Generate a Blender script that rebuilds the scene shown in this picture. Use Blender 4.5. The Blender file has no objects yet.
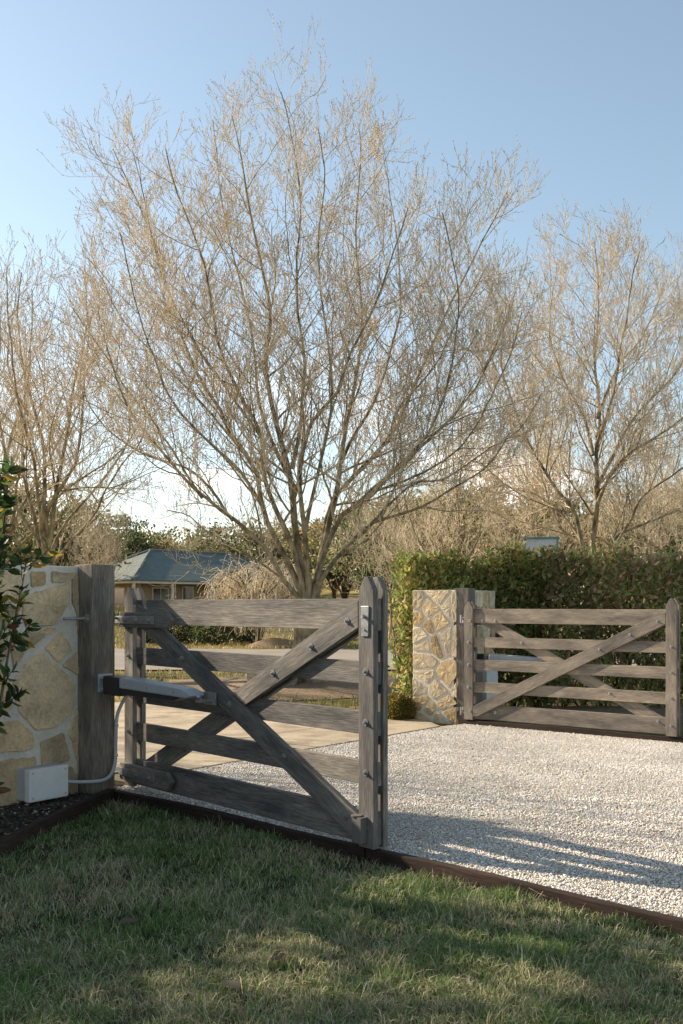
import bpy, bmesh, math, random
import numpy as np
from mathutils import Vector, Matrix

random.seed(7)
RNG = np.random.default_rng(7)
SC = bpy.context.scene
COL = SC.collection

# ------------------------------------------------------------------ camera, sky, sun, exposure
EYE, FPX, CXP, HYP = 1.30, 995.0, 341.5, 604.0
cam_data = bpy.data.cameras.new('camera')
cam_data.lens, cam_data.sensor_width, cam_data.sensor_fit = 35.0, 36.0, 'AUTO'
cam_data.shift_y = 92.0 / 1024.0
cam_data.clip_start, cam_data.clip_end = 0.05, 3000.0
cam = bpy.data.objects.new('camera', cam_data)
cam.location = (0, 0, EYE)
cam.rotation_euler = (math.radians(90), 0, 0)
COL.objects.link(cam)
SC.camera = cam

SUN_AZ, SUN_EL = 65.0, 28.5            # degrees to the left of the view axis, and above the horizon
SKY_STRENGTH, SUN_STRENGTH, EXPOSURE = 0.118, 5.0, 1.0
saz, sel = math.radians(SUN_AZ), math.radians(SUN_EL)
SUN_DIR = Vector((-math.sin(saz) * math.cos(sel), math.cos(saz) * math.cos(sel), math.sin(sel)))

world = bpy.data.worlds.new('World')
SC.world = world
world.use_nodes = True
wn, wl = world.node_tree.nodes, world.node_tree.links
wn.clear()
w_out = wn.new('ShaderNodeOutputWorld')
w_bg = wn.new('ShaderNodeBackground')
w_bg.inputs['Strength'].default_value = SKY_STRENGTH
w_sky = wn.new('ShaderNodeTexSky')
w_sky.sky_type = 'NISHITA'
w_sky.sun_disc = False
w_sky.sun_elevation = sel
w_sky.sun_rotation = -saz
w_sky.altitude = 100
w_sky.air_density = 1.0
w_sky.dust_density = 0.7
w_sky.ozone_density = 0.35
# soft clouds low in the sky and one thin wisp higher up
w_tc = wn.new('ShaderNodeTexCoord')
w_map = wn.new('ShaderNodeMapping')
w_map.inputs['Scale'].default_value = (3.2, 3.2, 8.0)
w_map.inputs['Location'].default_value = (0.6, 0.2, 0.35)
w_noise = wn.new('ShaderNodeTexNoise')
w_noise.inputs['Scale'].default_value = 1.6
w_noise.inputs['Detail'].default_value = 7
w_noise.inputs['Roughness'].default_value = 0.55
w_ramp = wn.new('ShaderNodeMapRange')
w_ramp.interpolation_type = 'SMOOTHSTEP'
w_ramp.inputs[1].default_value, w_ramp.inputs[2].default_value = 0.46, 0.66
w_sep = wn.new('ShaderNodeSeparateXYZ')
w_el = wn.new('ShaderNodeMapRange')
w_el.interpolation_type = 'SMOOTHSTEP'
w_el.inputs[1].default_value, w_el.inputs[2].default_value = 0.27, 0.10
w_mul = wn.new('ShaderNodeMath'); w_mul.operation = 'MULTIPLY'
w_mix = wn.new('ShaderNodeMix'); w_mix.data_type = 'RGBA'
w_mix.inputs['B'].default_value = (7.4, 7.1, 6.7, 1)
wl.new(w_tc.outputs['Generated'], w_map.inputs['Vector'])
wl.new(w_map.outputs['Vector'], w_noise.inputs['Vector'])
wl.new(w_noise.outputs['Fac'], w_ramp.inputs[0])
wl.new(w_tc.outputs['Generated'], w_sep.inputs[0])
wl.new(w_sep.outputs['Z'], w_el.inputs[0])
wl.new(w_ramp.outputs[0], w_mul.inputs[0])
wl.new(w_el.outputs[0], w_mul.inputs[1])
wl.new(w_mul.outputs[0], w_mix.inputs['Factor'])
w_hs = wn.new('ShaderNodeHueSaturation'); w_hs.inputs['Hue'].default_value = 0.487; w_hs.inputs['Value'].default_value = 0.86; w_hs.inputs['Saturation'].default_value = 0.84      # thin winter haze
wl.new(w_sky.outputs['Color'], w_hs.inputs['Color'])
wl.new(w_hs.outputs['Color'], w_mix.inputs['A'])
wl.new(w_mix.outputs['Result'], w_bg.inputs['Color'])
wl.new(w_bg.outputs[0], w_out.inputs['Surface'])

sun_data = bpy.data.lights.new('sun', 'SUN')
sun_data.energy, sun_data.angle = SUN_STRENGTH, math.radians(0.55)
sun_data.color = (1.0, 0.86, 0.68)
sun = bpy.data.objects.new('sun', sun_data)
sun.rotation_euler = SUN_DIR.to_track_quat('Z', 'Y').to_euler()
sun.location = (-20, 10, 20)
COL.objects.link(sun)
vs = SC.view_settings
vs.view_transform, vs.look, vs.exposure, vs.gamma, vs.use_curve_mapping = 'Standard', 'None', EXPOSURE, 1.0, False
try:
    SC.cycles.max_bounces = 6
    SC.cycles.transparent_max_bounces = 4
except Exception:
    pass


# ------------------------------------------------------------------ materials
class NT:
    def __init__(self, name):
        self.m = bpy.data.materials.new(name)
        self.m.use_nodes = True
        self.t = self.m.node_tree
        self.t.nodes.clear()
        self.out = self.t.nodes.new('ShaderNodeOutputMaterial')
        self.b = self.t.nodes.new('ShaderNodeBsdfPrincipled')
        self.t.links.new(self.b.outputs[0], self.out.inputs[0])

    def n(self, kind, **kw):
        nd = self.t.nodes.new('ShaderNode' + kind)
        for k, v in kw.items():
            if k in ('operation', 'blend_type', 'data_type', 'feature', 'attribute_name', 'interpolation_type', 'vector_type', 'distance'):
                setattr(nd, k, v)
            else:
                nd.inputs[k].default_value = v
        return nd

    def l(self, a, b):
        self.t.links.new(a, b)

    def noise(self, vec, scale, detail=5, rough=0.55):
        nd = self.n('TexNoise', Scale=scale, Detail=detail, Roughness=rough)
        if vec is not None:
            self.l(vec, nd.inputs['Vector'])
        return nd.outputs['Fac']

    def ramp(self, fac, stops):
        nd = self.t.nodes.new('ShaderNodeValToRGB')
        cr = nd.color_ramp
        while len(cr.elements) < len(stops):
            cr.elements.new(0.5)
        for e, (p, c) in zip(cr.elements, stops):
            e.position = p
            e.color = (c[0], c[1], c[2], 1)
        self.l(fac, nd.inputs[0])
        return nd.outputs[0]

    def mix(self, fac, a, b, mode='MIX'):
        nd = self.t.nodes.new('ShaderNodeMix')
        nd.data_type = 'RGBA'
        nd.blend_type = mode
        for key, v in (('Factor', fac), ('A', a), ('B', b)):
            if hasattr(v, 'is_linked') or hasattr(v, 'links'):
                self.l(v, nd.inputs[key])
            else:
                nd.inputs[key].default_value = v if key == 'Factor' else (v[0], v[1], v[2], 1)
        return nd.outputs['Result']

    def bump(self, h, strength=0.3, dist=0.01):
        nd = self.n('Bump', Strength=strength, Distance=dist)
        self.l(h, nd.inputs['Height'])
        self.l(nd.outputs[0], self.b.inputs['Normal'])

    def color(self, c):
        if hasattr(c, 'links'):
            self.l(c, self.b.inputs['Base Color'])
        else:
            self.b.inputs['Base Color'].default_value = (*c, 1)

    def set(self, rough=0.8, metal=0.0, spec=0.3):
        self.b.inputs['Roughness'].default_value = rough
        self.b.inputs['Metallic'].default_value = metal
        self.b.inputs['Specular IOR Level'].default_value = spec
        return self

    def obj(self):
        return self.t.nodes.new('ShaderNodeTexCoord').outputs['Object']

    def attr(self, name, out='Vector'):
        return self.n('Attribute', attribute_name=name).outputs[out]


def wood(name, dark, mid, light):
    t = NT(name).set(0.85, 0, 0.25)
    g = t.attr('gr')
    mp = t.n('Mapping', Scale=(4.5, 80, 80)); t.l(g, mp.inputs['Vector'])
    mp2 = t.n('Mapping', Scale=(1.3, 5, 5)); t.l(g, mp2.inputs['Vector'])
    fine = t.noise(mp.outputs[0], 2.2, 8, 0.62)
    broad = t.noise(mp2.outputs[0], 1.7, 4)
    c = t.ramp(fine, [(0.28, dark), (0.52, mid), (0.78, light)])
    c2 = t.ramp(broad, [(0.32, (0.50, 0.51, 0.53)), (0.68, (1.25, 1.20, 1.13))])
    c = t.mix(1.0, c, c2, 'MULTIPLY')
    oi = t.t.nodes.new('ShaderNodeObjectInfo')                # every board weathers a little differently
    c3 = t.ramp(oi.outputs['Random'], [(0.0, (0.78, 0.78, 0.80)), (0.5, (1.0, 1.0, 1.0)), (1.0, (1.20, 1.17, 1.12))])
    t.color(t.mix(1.0, c, c3, 'MULTIPLY'))
    t.bump(fine, 0.5, 0.004)
    return t.m


M = {}
M['shaded_gate_wood'] = wood('weathered_gate_timber_shaded', (0.072, 0.070, 0.069), (0.172, 0.162, 0.150), (0.34, 0.312, 0.277))  # near gate: dark cool shade tone put into the timber colour
M['unshaded_gate_wood'] = wood('brown_weathered_timber_unshaded', (0.10, 0.088, 0.076), (0.21, 0.182, 0.152), (0.34, 0.295, 0.245))  # far gate: copy of the weathered timber without that shade tone
M['post_wood'] = wood('weathered_post_timber', (0.07, 0.063, 0.056), (0.175, 0.157, 0.136), (0.32, 0.288, 0.25))
M['sleeper'] = wood('dark_sleeper_timber', (0.014, 0.009, 0.007), (0.038, 0.024, 0.018), (0.075, 0.05, 0.036))

def flat(name, c, rough=0.5, metal=0.0, spec=0.4, var=0.12, scale=12.0):
    t = NT(name).set(rough, metal, spec)
    f = t.noise(t.obj(), scale, 5)
    a = tuple(x * (1 - var) for x in c); b = tuple(min(1, x * (1 + var)) for x in c)
    t.color(t.ramp(f, [(0.3, a), (0.7, b)]))
    t.bump(f, 0.08, 0.003)
    return t.m

M['steel'] = flat('galvanised_steel', (0.36, 0.36, 0.36), 0.42, 0.75, 0.5, 0.25, 40)
M['dark_plastic'] = flat('black_plastic', (0.022, 0.023, 0.026), 0.45)
M['grey_cover'] = flat('grey_powder_coat', (0.37, 0.39, 0.42), 0.42, 0.0, 0.5, 0.05)
M['box_white'] = flat('pale_grey_plastic', (0.66, 0.66, 0.64), 0.5, 0, 0.4, 0.06)
M['conduit'] = flat('grey_conduit', (0.42, 0.43, 0.44), 0.5, 0, 0.4, 0.05)
M['roof'] = flat('teal_grey_roofing', (0.135, 0.160, 0.145), 0.8, 0, 0.2, 0.12, 1.5)
M['trim'] = flat('cream_trim', (0.62, 0.56, 0.47), 0.6)
M['housewall'] = flat('tan_brick', (0.30, 0.215, 0.13), 0.9, 0, 0.2, 0.15, 3)
M['glass'] = flat('dark_window_glass', (0.02, 0.025, 0.03), 0.12, 0, 0.6)
M['sign_frame'] = flat('teal_painted_frame', (0.12, 0.27, 0.25), 0.55)
M['sign_face'] = flat('pale_sign_face', (0.62, 0.63, 0.68), 0.5, 0, 0.4, 0.04)


def stone_mat():
    t = NT('stone_face').set(0.9, 0, 0.2)
    o = t.obj()
    base = t.attr('col', 'Color')
    n1 = t.noise(o, 9, 8, 0.6)
    n2 = t.noise(o, 60, 4)
    c = t.mix(1.0, base, t.ramp(n1, [(0.3, (0.70, 0.66, 0.60)), (0.5, (1, 1, 1)), (0.72, (1.3, 1.22, 1.08))]), 'MULTIPLY')
    c = t.mix(0.55, c, t.ramp(n2, [(0.35, (0.7, 0.68, 0.64)), (0.65, (1.12, 1.12, 1.12))]), 'MULTIPLY')
    t.color(c)
    ad = t.n('Math', operation='MULTIPLY_ADD'); t.l(n2, ad.inputs[0]); ad.inputs[1].default_value = 0.4; t.l(n1, ad.inputs[2])
    t.bump(ad.outputs[0], 0.55, 0.02)
    return t.m
M['stone'] = stone_mat()
def mortar_mat():
    t = NT('mortar').set(0.95, 0, 0.15)
    o = t.obj(); n = t.noise(o, 45, 6); n2 = t.noise(o, 6, 4)
    c = t.mix(0.5, t.ramp(n, [(0.3, (0.52, 0.475, 0.40)), (0.7, (0.74, 0.69, 0.60))]), t.ramp(n2, [(0.3, (0.44, 0.395, 0.325)), (0.7, (0.66, 0.61, 0.52))]))
    t.color(c); t.bump(n, 0.5, 0.008)
    return t.m
M['mortar'] = mortar_mat()


def leaf_mat(name, trans=0.3, rough=0.5, spec=0.3):
    t = NT(name).set(rough, 0, spec)
    c = t.attr('col', 'Color')
    t.color(c)
    tr = t.n('BsdfTranslucent')
    t.l(c, tr.inputs['Color'])
    mx = t.n('MixShader', Fac=trans)
    t.l(t.b.outputs[0], mx.inputs[1]); t.l(tr.outputs[0], mx.inputs[2])
    t.l(mx.outputs[0], t.out.inputs[0])
    return t.m
M['leaf'] = leaf_mat('leaf', 0.45, 0.42, 0.4)
M['blade'] = leaf_mat('grass_blade', 0.25, 0.6, 0.25)
M['attr'] = leaf_mat('matte_attr', 0.0, 0.9, 0.2)


def bark_mat(name, a, b, c_):
    t = NT(name).set(0.9, 0, 0.2)
    o = t.obj()
    mp = t.n('Mapping', Scale=(6, 6, 1.4)); t.l(o, mp.inputs['Vector'])
    f = t.noise(mp.outputs[0], 3.0, 7, 0.6)
    p = t.noise(o, 3.4, 5, 0.6)
    c = t.ramp(f, [(0.3, a), (0.5, b), (0.72, c_)])
    t.color(t.mix(1.0, c, t.ramp(p, [(0.36, (0.42, 0.42, 0.38)), (0.50, (0.85, 0.84, 0.76)), (0.66, (1.12, 1.08, 0.98))]), 'MULTIPLY'))
    t.bump(f, 0.5, 0.02)
    return t.m
M['bark'] = bark_mat('pale_bark', (0.13, 0.105, 0.072), (0.32, 0.265, 0.185), (0.48, 0.41, 0.295))
M['dark_bark'] = bark_mat('brown_bark', (0.05, 0.04, 0.03), (0.13, 0.10, 0.07), (0.22, 0.17, 0.12))
M['twig'] = flat('twig', (0.62, 0.515, 0.355), 0.85, 0, 0.2, 0.25, 3)
def bud_mat():
    t = NT('bud').set(0.8, 0, 0.2)
    c = t.ramp(t.noise(t.obj(), 6, 3), [(0.3, (0.60, 0.50, 0.38)), (0.7, (0.80, 0.72, 0.60))])
    t.color(c)
    tr = t.n('BsdfTranslucent'); t.l(c, tr.inputs['Color'])
    mx = t.n('MixShader', Fac=0.45)
    t.l(t.b.outputs[0], mx.inputs[1]); t.l(tr.outputs[0], mx.inputs[2]); t.l(mx.outputs[0], t.out.inputs[0])
    return t.m
M['bud'] = bud_mat()


def ground_mat():
    t = NT('ground').set(0.95, 0, 0.1)
    o = t.obj()
    n1 = t.noise(o, 0.35, 6); n2 = t.noise(o, 9, 6, 0.65); n3 = t.noise(o, 60, 4, 0.6)
    grass = t.ramp(n1, [(0.36, (0.10, 0.105, 0.035)), (0.5, (0.24, 0.20, 0.075)), (0.64, (0.36, 0.28, 0.12))])
    c = t.mix(0.7, grass, t.mix(1.0, grass, t.ramp(n2, [(0.3, (0.45, 0.45, 0.4)), (0.7, (1.3, 1.25, 1.1))]), 'MULTIPLY'))
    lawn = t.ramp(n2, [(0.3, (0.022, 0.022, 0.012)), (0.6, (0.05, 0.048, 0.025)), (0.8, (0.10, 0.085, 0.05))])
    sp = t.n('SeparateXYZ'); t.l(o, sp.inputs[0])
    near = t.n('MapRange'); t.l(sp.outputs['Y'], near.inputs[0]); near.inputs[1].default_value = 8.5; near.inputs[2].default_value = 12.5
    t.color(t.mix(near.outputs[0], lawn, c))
    ad = t.n('Math', operation='ADD'); t.l(n2, ad.inputs[0]); t.l(n3, ad.inputs[1])
    t.bump(ad.outputs[0], 0.7, 0.04)
    return t.m
M['ground'] = ground_mat()

def gravel_mat():
    t = NT('gravel_bed').set(0.9, 0, 0.2)
    o = t.obj()
    v = t.n('TexVoronoi', Scale=75.0); t.l(o, v.inputs['Vector'])
    n = t.noise(o, 1.1, 4)
    c = t.ramp(v.outputs['Color'], [(0.1, (0.30, 0.275, 0.245)), (0.5, (0.50, 0.47, 0.43)), (0.9, (0.68, 0.65, 0.61))])
    c = t.mix(0.6, c, t.mix(1.0, c, t.ramp(n, [(0.35, (0.66, 0.64, 0.6)), (0.62, (1.08, 1.07, 1.05))]), 'MULTIPLY'))
    t.color(c)
    t.bump(v.outputs['Distance'], 0.9, 0.012)
    return t.m
M['gravel'] = gravel_mat()

def slab_mat(name, a, b, scale, joints):
    t = NT(name).set(0.9, 0, 0.2)
    o = t.obj(); n1 = t.noise(o, 0.8, 5); n2 = t.noise(o, scale, 5, 0.65)
    c = t.ramp(n2, [(0.3, a), (0.7, b)])
    c = t.mix(0.5, c, t.mix(1.0, c, t.ramp(n1, [(0.35, (0.72, 0.7, 0.66)), (0.65, (1.1, 1.08, 1.05))]), 'MULTIPLY'))
    if joints:
        mp = t.n('Mapping', Rotation=(0, 0, math.radians(-57))); t.l(o, mp.inputs['Vector'])
        br = t.n('TexBrick', Scale=1.0, **{'Mortar Size': 0.012, 'Brick Width': 2.6, 'Row Height': 2.1, 'Mortar Smooth': 0.2})
        br.offset = 0.0
        t.l(mp.outputs[0], br.inputs['Vector'])
        c = t.mix(br.outputs['Fac'], c, (0.10, 0.08, 0.06))
        n3 = t.noise(o, 2.6, 6, 0.65)
        c = t.mix(1.0, c, t.ramp(n3, [(0.34, (0.62, 0.60, 0.56)), (0.56, (1.04, 1.03, 1.0))]), 'MULTIPLY')  # concrete mottling, with tree shade mixed into the colour
    t.color(c); t.bump(n2, 0.3, 0.006)
    return t.m
M['concrete'] = slab_mat('beige_concrete', (0.34, 0.28, 0.205), (0.47, 0.40, 0.30), 40, True)
M['road'] = slab_mat('pale_asphalt', (0.20, 0.175, 0.145), (0.31, 0.275, 0.23), 50, False)
M['mulch'] = slab_mat('brown_mulch', (0.11, 0.076, 0.047), (0.32, 0.235, 0.15), 26, False)
M['dark_mulch'] = slab_mat('dark_soil', (0.022, 0.015, 0.011), (0.085, 0.062, 0.045), 55, False)
M['rock'] = slab_mat('grey_rock', (0.17, 0.145, 0.115), (0.32, 0.28, 0.225), 14, False)


# ------------------------------------------------------------------ object helpers
def link(name, me, mat=None, parent=None):
    o = bpy.data.objects.new(name, me)
    COL.objects.link(o)
    if mat is not None and me is not None:
        for mm in (mat if isinstance(mat, (list, tuple)) else [mat]):
            me.materials.append(mm)
    if parent is not None:
        o.parent = parent
    return o

def thing(name, label, cat, loc=(0, 0, 0), rz=0.0, group=None):
    o = bpy.data.objects.new(name, None)
    o.empty_display_size = 0.1
    COL.objects.link(o)
    o.location = loc
    o.rotation_euler = (0, 0, rz)
    return tag(o, label, cat, group)

def tag(o, label, cat, group=None):
    o['label'] = label
    o['category'] = cat
    if group:
        o['group'] = group
    return o

def kind(o, k):
    o['kind'] = k
    return o

def np_mesh(name, V, F, col=None, smooth=False):
    V = np.asarray(V, dtype=np.float32)
    groups = F if isinstance(F, (list, tuple)) else [F]
    groups = [np.asarray(g, dtype=np.int32) for g in groups if len(g)]
    me = bpy.data.meshes.new(name)
    me.vertices.add(len(V)); me.vertices.foreach_set('co', V.ravel())
    loops = np.concatenate([g.ravel() for g in groups])
    totals = np.concatenate([np.full(len(g), g.shape[1], dtype=np.int32) for g in groups])
    starts = np.concatenate([[0], np.cumsum(totals)[:-1]]).astype(np.int32)
    me.loops.add(len(loops)); me.loops.foreach_set('vertex_index', loops)
    me.polygons.add(len(totals)); me.polygons.foreach_set('loop_start', starts)
    try:
        me.polygons.foreach_set('loop_total', totals)
    except Exception:
        pass
    me.update(calc_edges=True)
    me.validate()
    if col is not None:
        a = me.attributes.new('col', 'FLOAT_COLOR', 'POINT')
        c = np.ones((len(V), 4), dtype=np.float32); c[:, :3] = col
        a.data.foreach_set('color', c.ravel())
    if smooth:
        me.polygons.foreach_set('use_smooth', np.ones(len(totals), dtype=bool))
    return me

def bm_mesh(bm, name, smooth=False):
    bmesh.ops.recalc_face_normals(bm, faces=bm.faces)
    me = bpy.data.meshes.new(name)
    bm.to_mesh(me); bm.free()
    if smooth:
        for p in me.polygons:
            p.use_smooth = True
    return me

def add_box(bm, lo, hi, bevel=0.0, mat=None):
    r = bmesh.ops.create_cube(bm, size=1.0)
    vs_ = r['verts']
    for v in vs_:
        v.co = Vector([lo[i] + (v.co[i] + 0.5) * (hi[i] - lo[i]) for i in range(3)])
    if bevel > 0:
        es = list({e for v in vs_ for e in v.link_edges})
        rb = bmesh.ops.bevel(bm, geom=es, offset=bevel, segments=2, affect='EDGES', profile=0.6)
        vs_ = list({v for f in rb['faces'] for v in f.verts} | {v for v in vs_ if v.is_valid})
    if mat is not None:
        for v in vs_:
            v.co = mat @ v.co
    return vs_

def add_prism(bm, poly, w0, w1, bevel=0.0):
    """poly: (u, z) outline, extruded along y from w0 to w1."""
    a = [bm.verts.new((u, w0, z)) for u, z in poly]
    b = [bm.verts.new((u, w1, z)) for u, z in poly]
    n = len(poly)
    fs = [bm.faces.new(a), bm.faces.new(list(reversed(b)))]
    for i in range(n):
        fs.append(bm.faces.new((a[(i + 1) % n], a[i], b[i], b[(i + 1) % n])))
    if bevel > 0:
        es = list({e for f in fs for e in f.edges})
        bmesh.ops.bevel(bm, geom=es, offset=bevel, segments=2, affect='EDGES', profile=0.6)

def add_cyl(bm, p, q, r, seg=12, r2=None):
    p, q = Vector(p), Vector(q)
    d = q - p
    mt = Matrix.Translation((p + q) / 2) @ d.to_track_quat('Z', 'Y').to_matrix().to_4x4()
    return bmesh.ops.create_cone(bm, cap_ends=True, segments=seg, radius1=r, radius2=r if r2 is None else r2, depth=d.length, matrix=mt)['verts']

def set_grain(me, axis=(1, 0, 0)):
    """grain coordinates along the length of a plank, with an own offset for every plank"""
    ax = np.array(axis, dtype=float); ax /= np.linalg.norm(ax)
    ref = np.array((0, 1, 0)) if abs(ax[1]) < 0.9 else np.array((1, 0, 0))
    b = np.cross(ax, ref); b /= np.linalg.norm(b); c = np.cross(ax, b)
    n = len(me.vertices)
    co = np.zeros(n * 3, dtype=np.float32); me.vertices.foreach_get('co', co); co = co.reshape(-1, 3)
    off = RNG.uniform(0, 40, 3)
    g = np.stack([co @ ax, co @ b, co @ c], 1) + off
    at = me.attributes.new('gr', 'FLOAT_VECTOR', 'POINT')
    at.data.foreach_set('vector', g.astype(np.float32).ravel())

def tube_mesh(name, pts, r, seg=8, closed_ends=True):
    pts = np.array(pts, dtype=float)
    return np_mesh(name, *tubes(pts[None], np.full((1, len(pts)), r), seg), smooth=True)

def smooth_path(pts, n):
    """Catmull-Rom through pts, n samples evenly spaced in parameter"""
    P = np.array(pts, dtype=float)
    P = np.vstack([2 * P[0] - P[1], P, 2 * P[-1] - P[-2]])
    seglen = np.linalg.norm(np.diff(P[1:-1], axis=0), axis=1)
    cum = np.concatenate([[0], np.cumsum(seglen)])
    out = []
    for s in np.linspace(0, cum[-1], n):
        i = min(len(seglen) - 1, int(np.searchsorted(cum, s, 'right') - 1))
        t = (s - cum[i]) / max(seglen[i], 1e-9)
        p0, p1, p2, p3 = P[i], P[i + 1], P[i + 2], P[i + 3]
        out.append(0.5 * (2 * p1 + (p2 - p0) * t + (2 * p0 - 5 * p1 + 4 * p2 - p3) * t * t + (3 * p1 - p0 - 3 * p2 + p3) * t ** 3))
    return np.array(out)

def nrm(a):
    return a / np.maximum(np.linalg.norm(a, axis=-1, keepdims=True), 1e-9)

def tubes(P, R, sides):
    """P (n,k,3) polylines, R (n,k) radii -> verts, quad faces"""
    n, k, _ = P.shape
    T = np.empty_like(P)
    T[:, 1:-1] = P[:, 2:] - P[:, :-2]; T[:, 0] = P[:, 1] - P[:, 0]; T[:, -1] = P[:, -1] - P[:, -2]
    T = nrm(T)
    ref = np.where(np.abs(T[:, :1, 2:3]) > 0.8, np.array([1., 0, 0]), np.array([0, 0, 1.]))
    ref = np.broadcast_to(ref, T.shape)
    A = nrm(np.cross(T, ref)); B = np.cross(T, A)
    th = np.linspace(0, 2 * np.pi, sides, endpoint=False)
    ring = A[:, :, None, :] * np.cos(th)[None, None, :, None] + B[:, :, None, :] * np.sin(th)[None, None, :, None]
    V = P[:, :, None, :] + ring * R[:, :, None, None]
    idx = np.arange(n * k * sides).reshape(n, k, sides)
    a = idx[:, :-1, :]; b = np.roll(a, -1, 2); c = idx[:, 1:, :]; d = np.roll(c, -1, 2)
    F = np.stack([a, b, d, c], -1).reshape(-1, 4)
    return V.reshape(-1, 3), F

def join(parts):
    Vs, Fs, Ms, off = [], [], [], 0
    for i, (V, F) in enumerate(parts):
        Vs.append(V); Fs.append(F + off); Ms.append(np.full(len(F), i, dtype=np.int32)); off += len(V)
    return np.vstack(Vs), np.vstack(Fs), np.concatenate(Ms)

def at(px, py, d):
    """point at depth d that stands at this place of the photograph (for measuring)"""
    return np.array([(px - CXP) / FPX * d, d, EYE + (HYP - py) / FPX * d])

def smoothstep(a, b, x):
    t = np.clip((x - a) / (b - a), 0, 1)
    return t * t * (3 - 2 * t)

# the drive: line of the near edging, its direction and the direction across it
E0 = np.array([-1.60, 6.98]); ED = np.array([0.727, -0.687]); EN = np.array([0.687, 0.727])
def drive_z(x, y):
    t = (np.asarray(x) - E0[0]) * EN[0] + (np.asarray(y) - E0[1]) * EN[1]
    return -0.022 * np.clip(t, 0, 6.0)
def ground_z(x, y):
    x = np.asarray(x, dtype=float); y = np.asarray(y, dtype=float)
    t = (x - E0[0]) * EN[0] + (y - E0[1]) * EN[1]
    z = -0.060 - 0.100 * smoothstep(0, 6, t)
    z = z + 0.55 * smoothstep(30, 62, y)
    z = z + smoothstep(95, 330, y) * (15 + 9 * smoothstep(-40, 60, x) + 5 * np.sin(x * 0.03 + 1) + 3 * np.sin(x * 0.071))
    z = z + 0.012 * np.sin(x * 2.1 + 0.5) * np.cos(y * 1.7)
    return z

def sheet(name, poly, mat, zf, thick=0.0, step=None, lift=0.0):
    """flat polygon laid on zf with side walls of the given thickness"""
    bm = bmesh.new()
    top = [bm.verts.new((x, y, float(zf(x, y)) + lift)) for x, y in poly]
    f = bm.faces.new(top)
    if thick > 0:
        bot = [bm.verts.new((v.co.x, v.co.y, v.co.z - thick)) for v in top]
        n = len(top)
        for i in range(n):
            bm.faces.new((top[i], top[(i + 1) % n], bot[(i + 1) % n], bot[i]))
    bmesh.ops.triangulate(bm, faces=[f])
    return link(name, bm_mesh(bm, name), mat)


# ------------------------------------------------------------------ ground, drive, road
def build_ground():
    ys = np.concatenate([np.linspace(-14, 20, 69), np.linspace(20.8, 100, 70), np.linspace(106, 700, 70)])
    xs = np.concatenate([np.linspace(-420, -42, 40), np.linspace(-40, 40, 101), np.linspace(42, 420, 40)])
    X, Y = np.meshgrid(xs, ys)
    Z = ground_z(X, Y)
    V = np.stack([X, Y, Z], -1).reshape(-1, 3)
    idx = np.arange(V.shape[0]).reshape(X.shape)
    F = np.stack([idx[:-1, :-1], idx[:-1, 1:], idx[1:, 1:], idx[1:, :-1]], -1).reshape(-1, 4)
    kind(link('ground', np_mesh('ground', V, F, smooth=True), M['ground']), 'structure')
build_ground()

E2 = np.array([1.44, 11.92]); U2 = np.array([0.787, -0.62]); W2 = np.array([0.62, 0.787])
gravel_poly = [tuple(E0), (1.41, 4.14), (5.2, 0.55), (9.2, 5.75), tuple(E2 + U2 * 0.05), (1.16, 11.50), (-1.50, 7.49)]
kind(sheet('gravel_drive', gravel_poly, M['gravel'], lambda x, y: drive_z(x, y) - 0.004, 0.14), 'structure')
apron_poly = [(-1.52, 7.50), (1.14, 11.52), (1.0, 12.3), (0.2, 13.1), (-1.6, 13.7), (-5, 14.4), (-12, 16.0), (-12, 11.8), (-6.5, 10.6), (-2.2, 8.1)]
apron = kind(sheet('concrete_path', apron_poly, M['concrete'], lambda x, y: drive_z(x, y) + 0.004, 0.16), 'structure')
def road_strip(name, y0, y1, mat, lift):
    xs = np.linspace(-70, 70, 80)
    V = []
    for x in xs:
        c = 0.0035 * x * x * (1 if x > 0 else 0.5) * 0.6
        for y in (y0 + c, y1 + c):
            V.append((x, y, ground_z(x, y) + lift))
    V = np.array(V); i = np.arange(len(xs) - 1) * 2
    F = np.stack([i, i + 2, i + 3, i + 1], -1)
    return kind(link(name, np_mesh(name, V, F), mat), 'structure')
road_strip('road', 21.6, 31.5, M['road'], 0.035)

def blob_sheet(name, cx, cy, rx, ry, mat, h, n=40, seed=1):
    """a low mound of soil with an uneven outline"""
    r = np.random.default_rng(seed)
    ph = r.uniform(0, 6.28, 4)
    rings = np.linspace(0, 1, 7)
    V, F = [], []
    th = np.linspace(0, 2 * np.pi, n, endpoint=False)
    for q in rings:
        wob = 1 + 0.08 * np.sin(3 * th + ph[0]) + 0.05 * np.sin(7 * th + ph[1])
        x = cx + rx * q * wob * np.cos(th); y = cy + ry * q * wob * np.sin(th)
        z = ground_z(x, y) + 0.012 + h * (1 - q ** 2) ** 1.3 + (r.normal(0, 0.015, n) * h if q < 1 else 0)
        V.append(np.stack([x, y, z], -1))
    V = np.vstack(V); idx = np.arange(len(V)).reshape(len(rings), n)
    a = idx[:-1]; b = np.roll(a, -1, 1); c = idx[1:]; d = np.roll(c, -1, 1)
    F = np.stack([a, c, d, b], -1).reshape(-1, 4)
    return link(name, np_mesh(name, V, F, smooth=True), mat)
kind(blob_sheet('tree_island_soil', -0.3, 17.6, 3.1, 2.3, M['mulch'], 0.16, seed=3), 'structure')
kind(blob_sheet('hedge_bed_soil', 4.3, 13.2, 4.0, 1.1, M['mulch'], 0.06, seed=5), 'structure')


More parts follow.
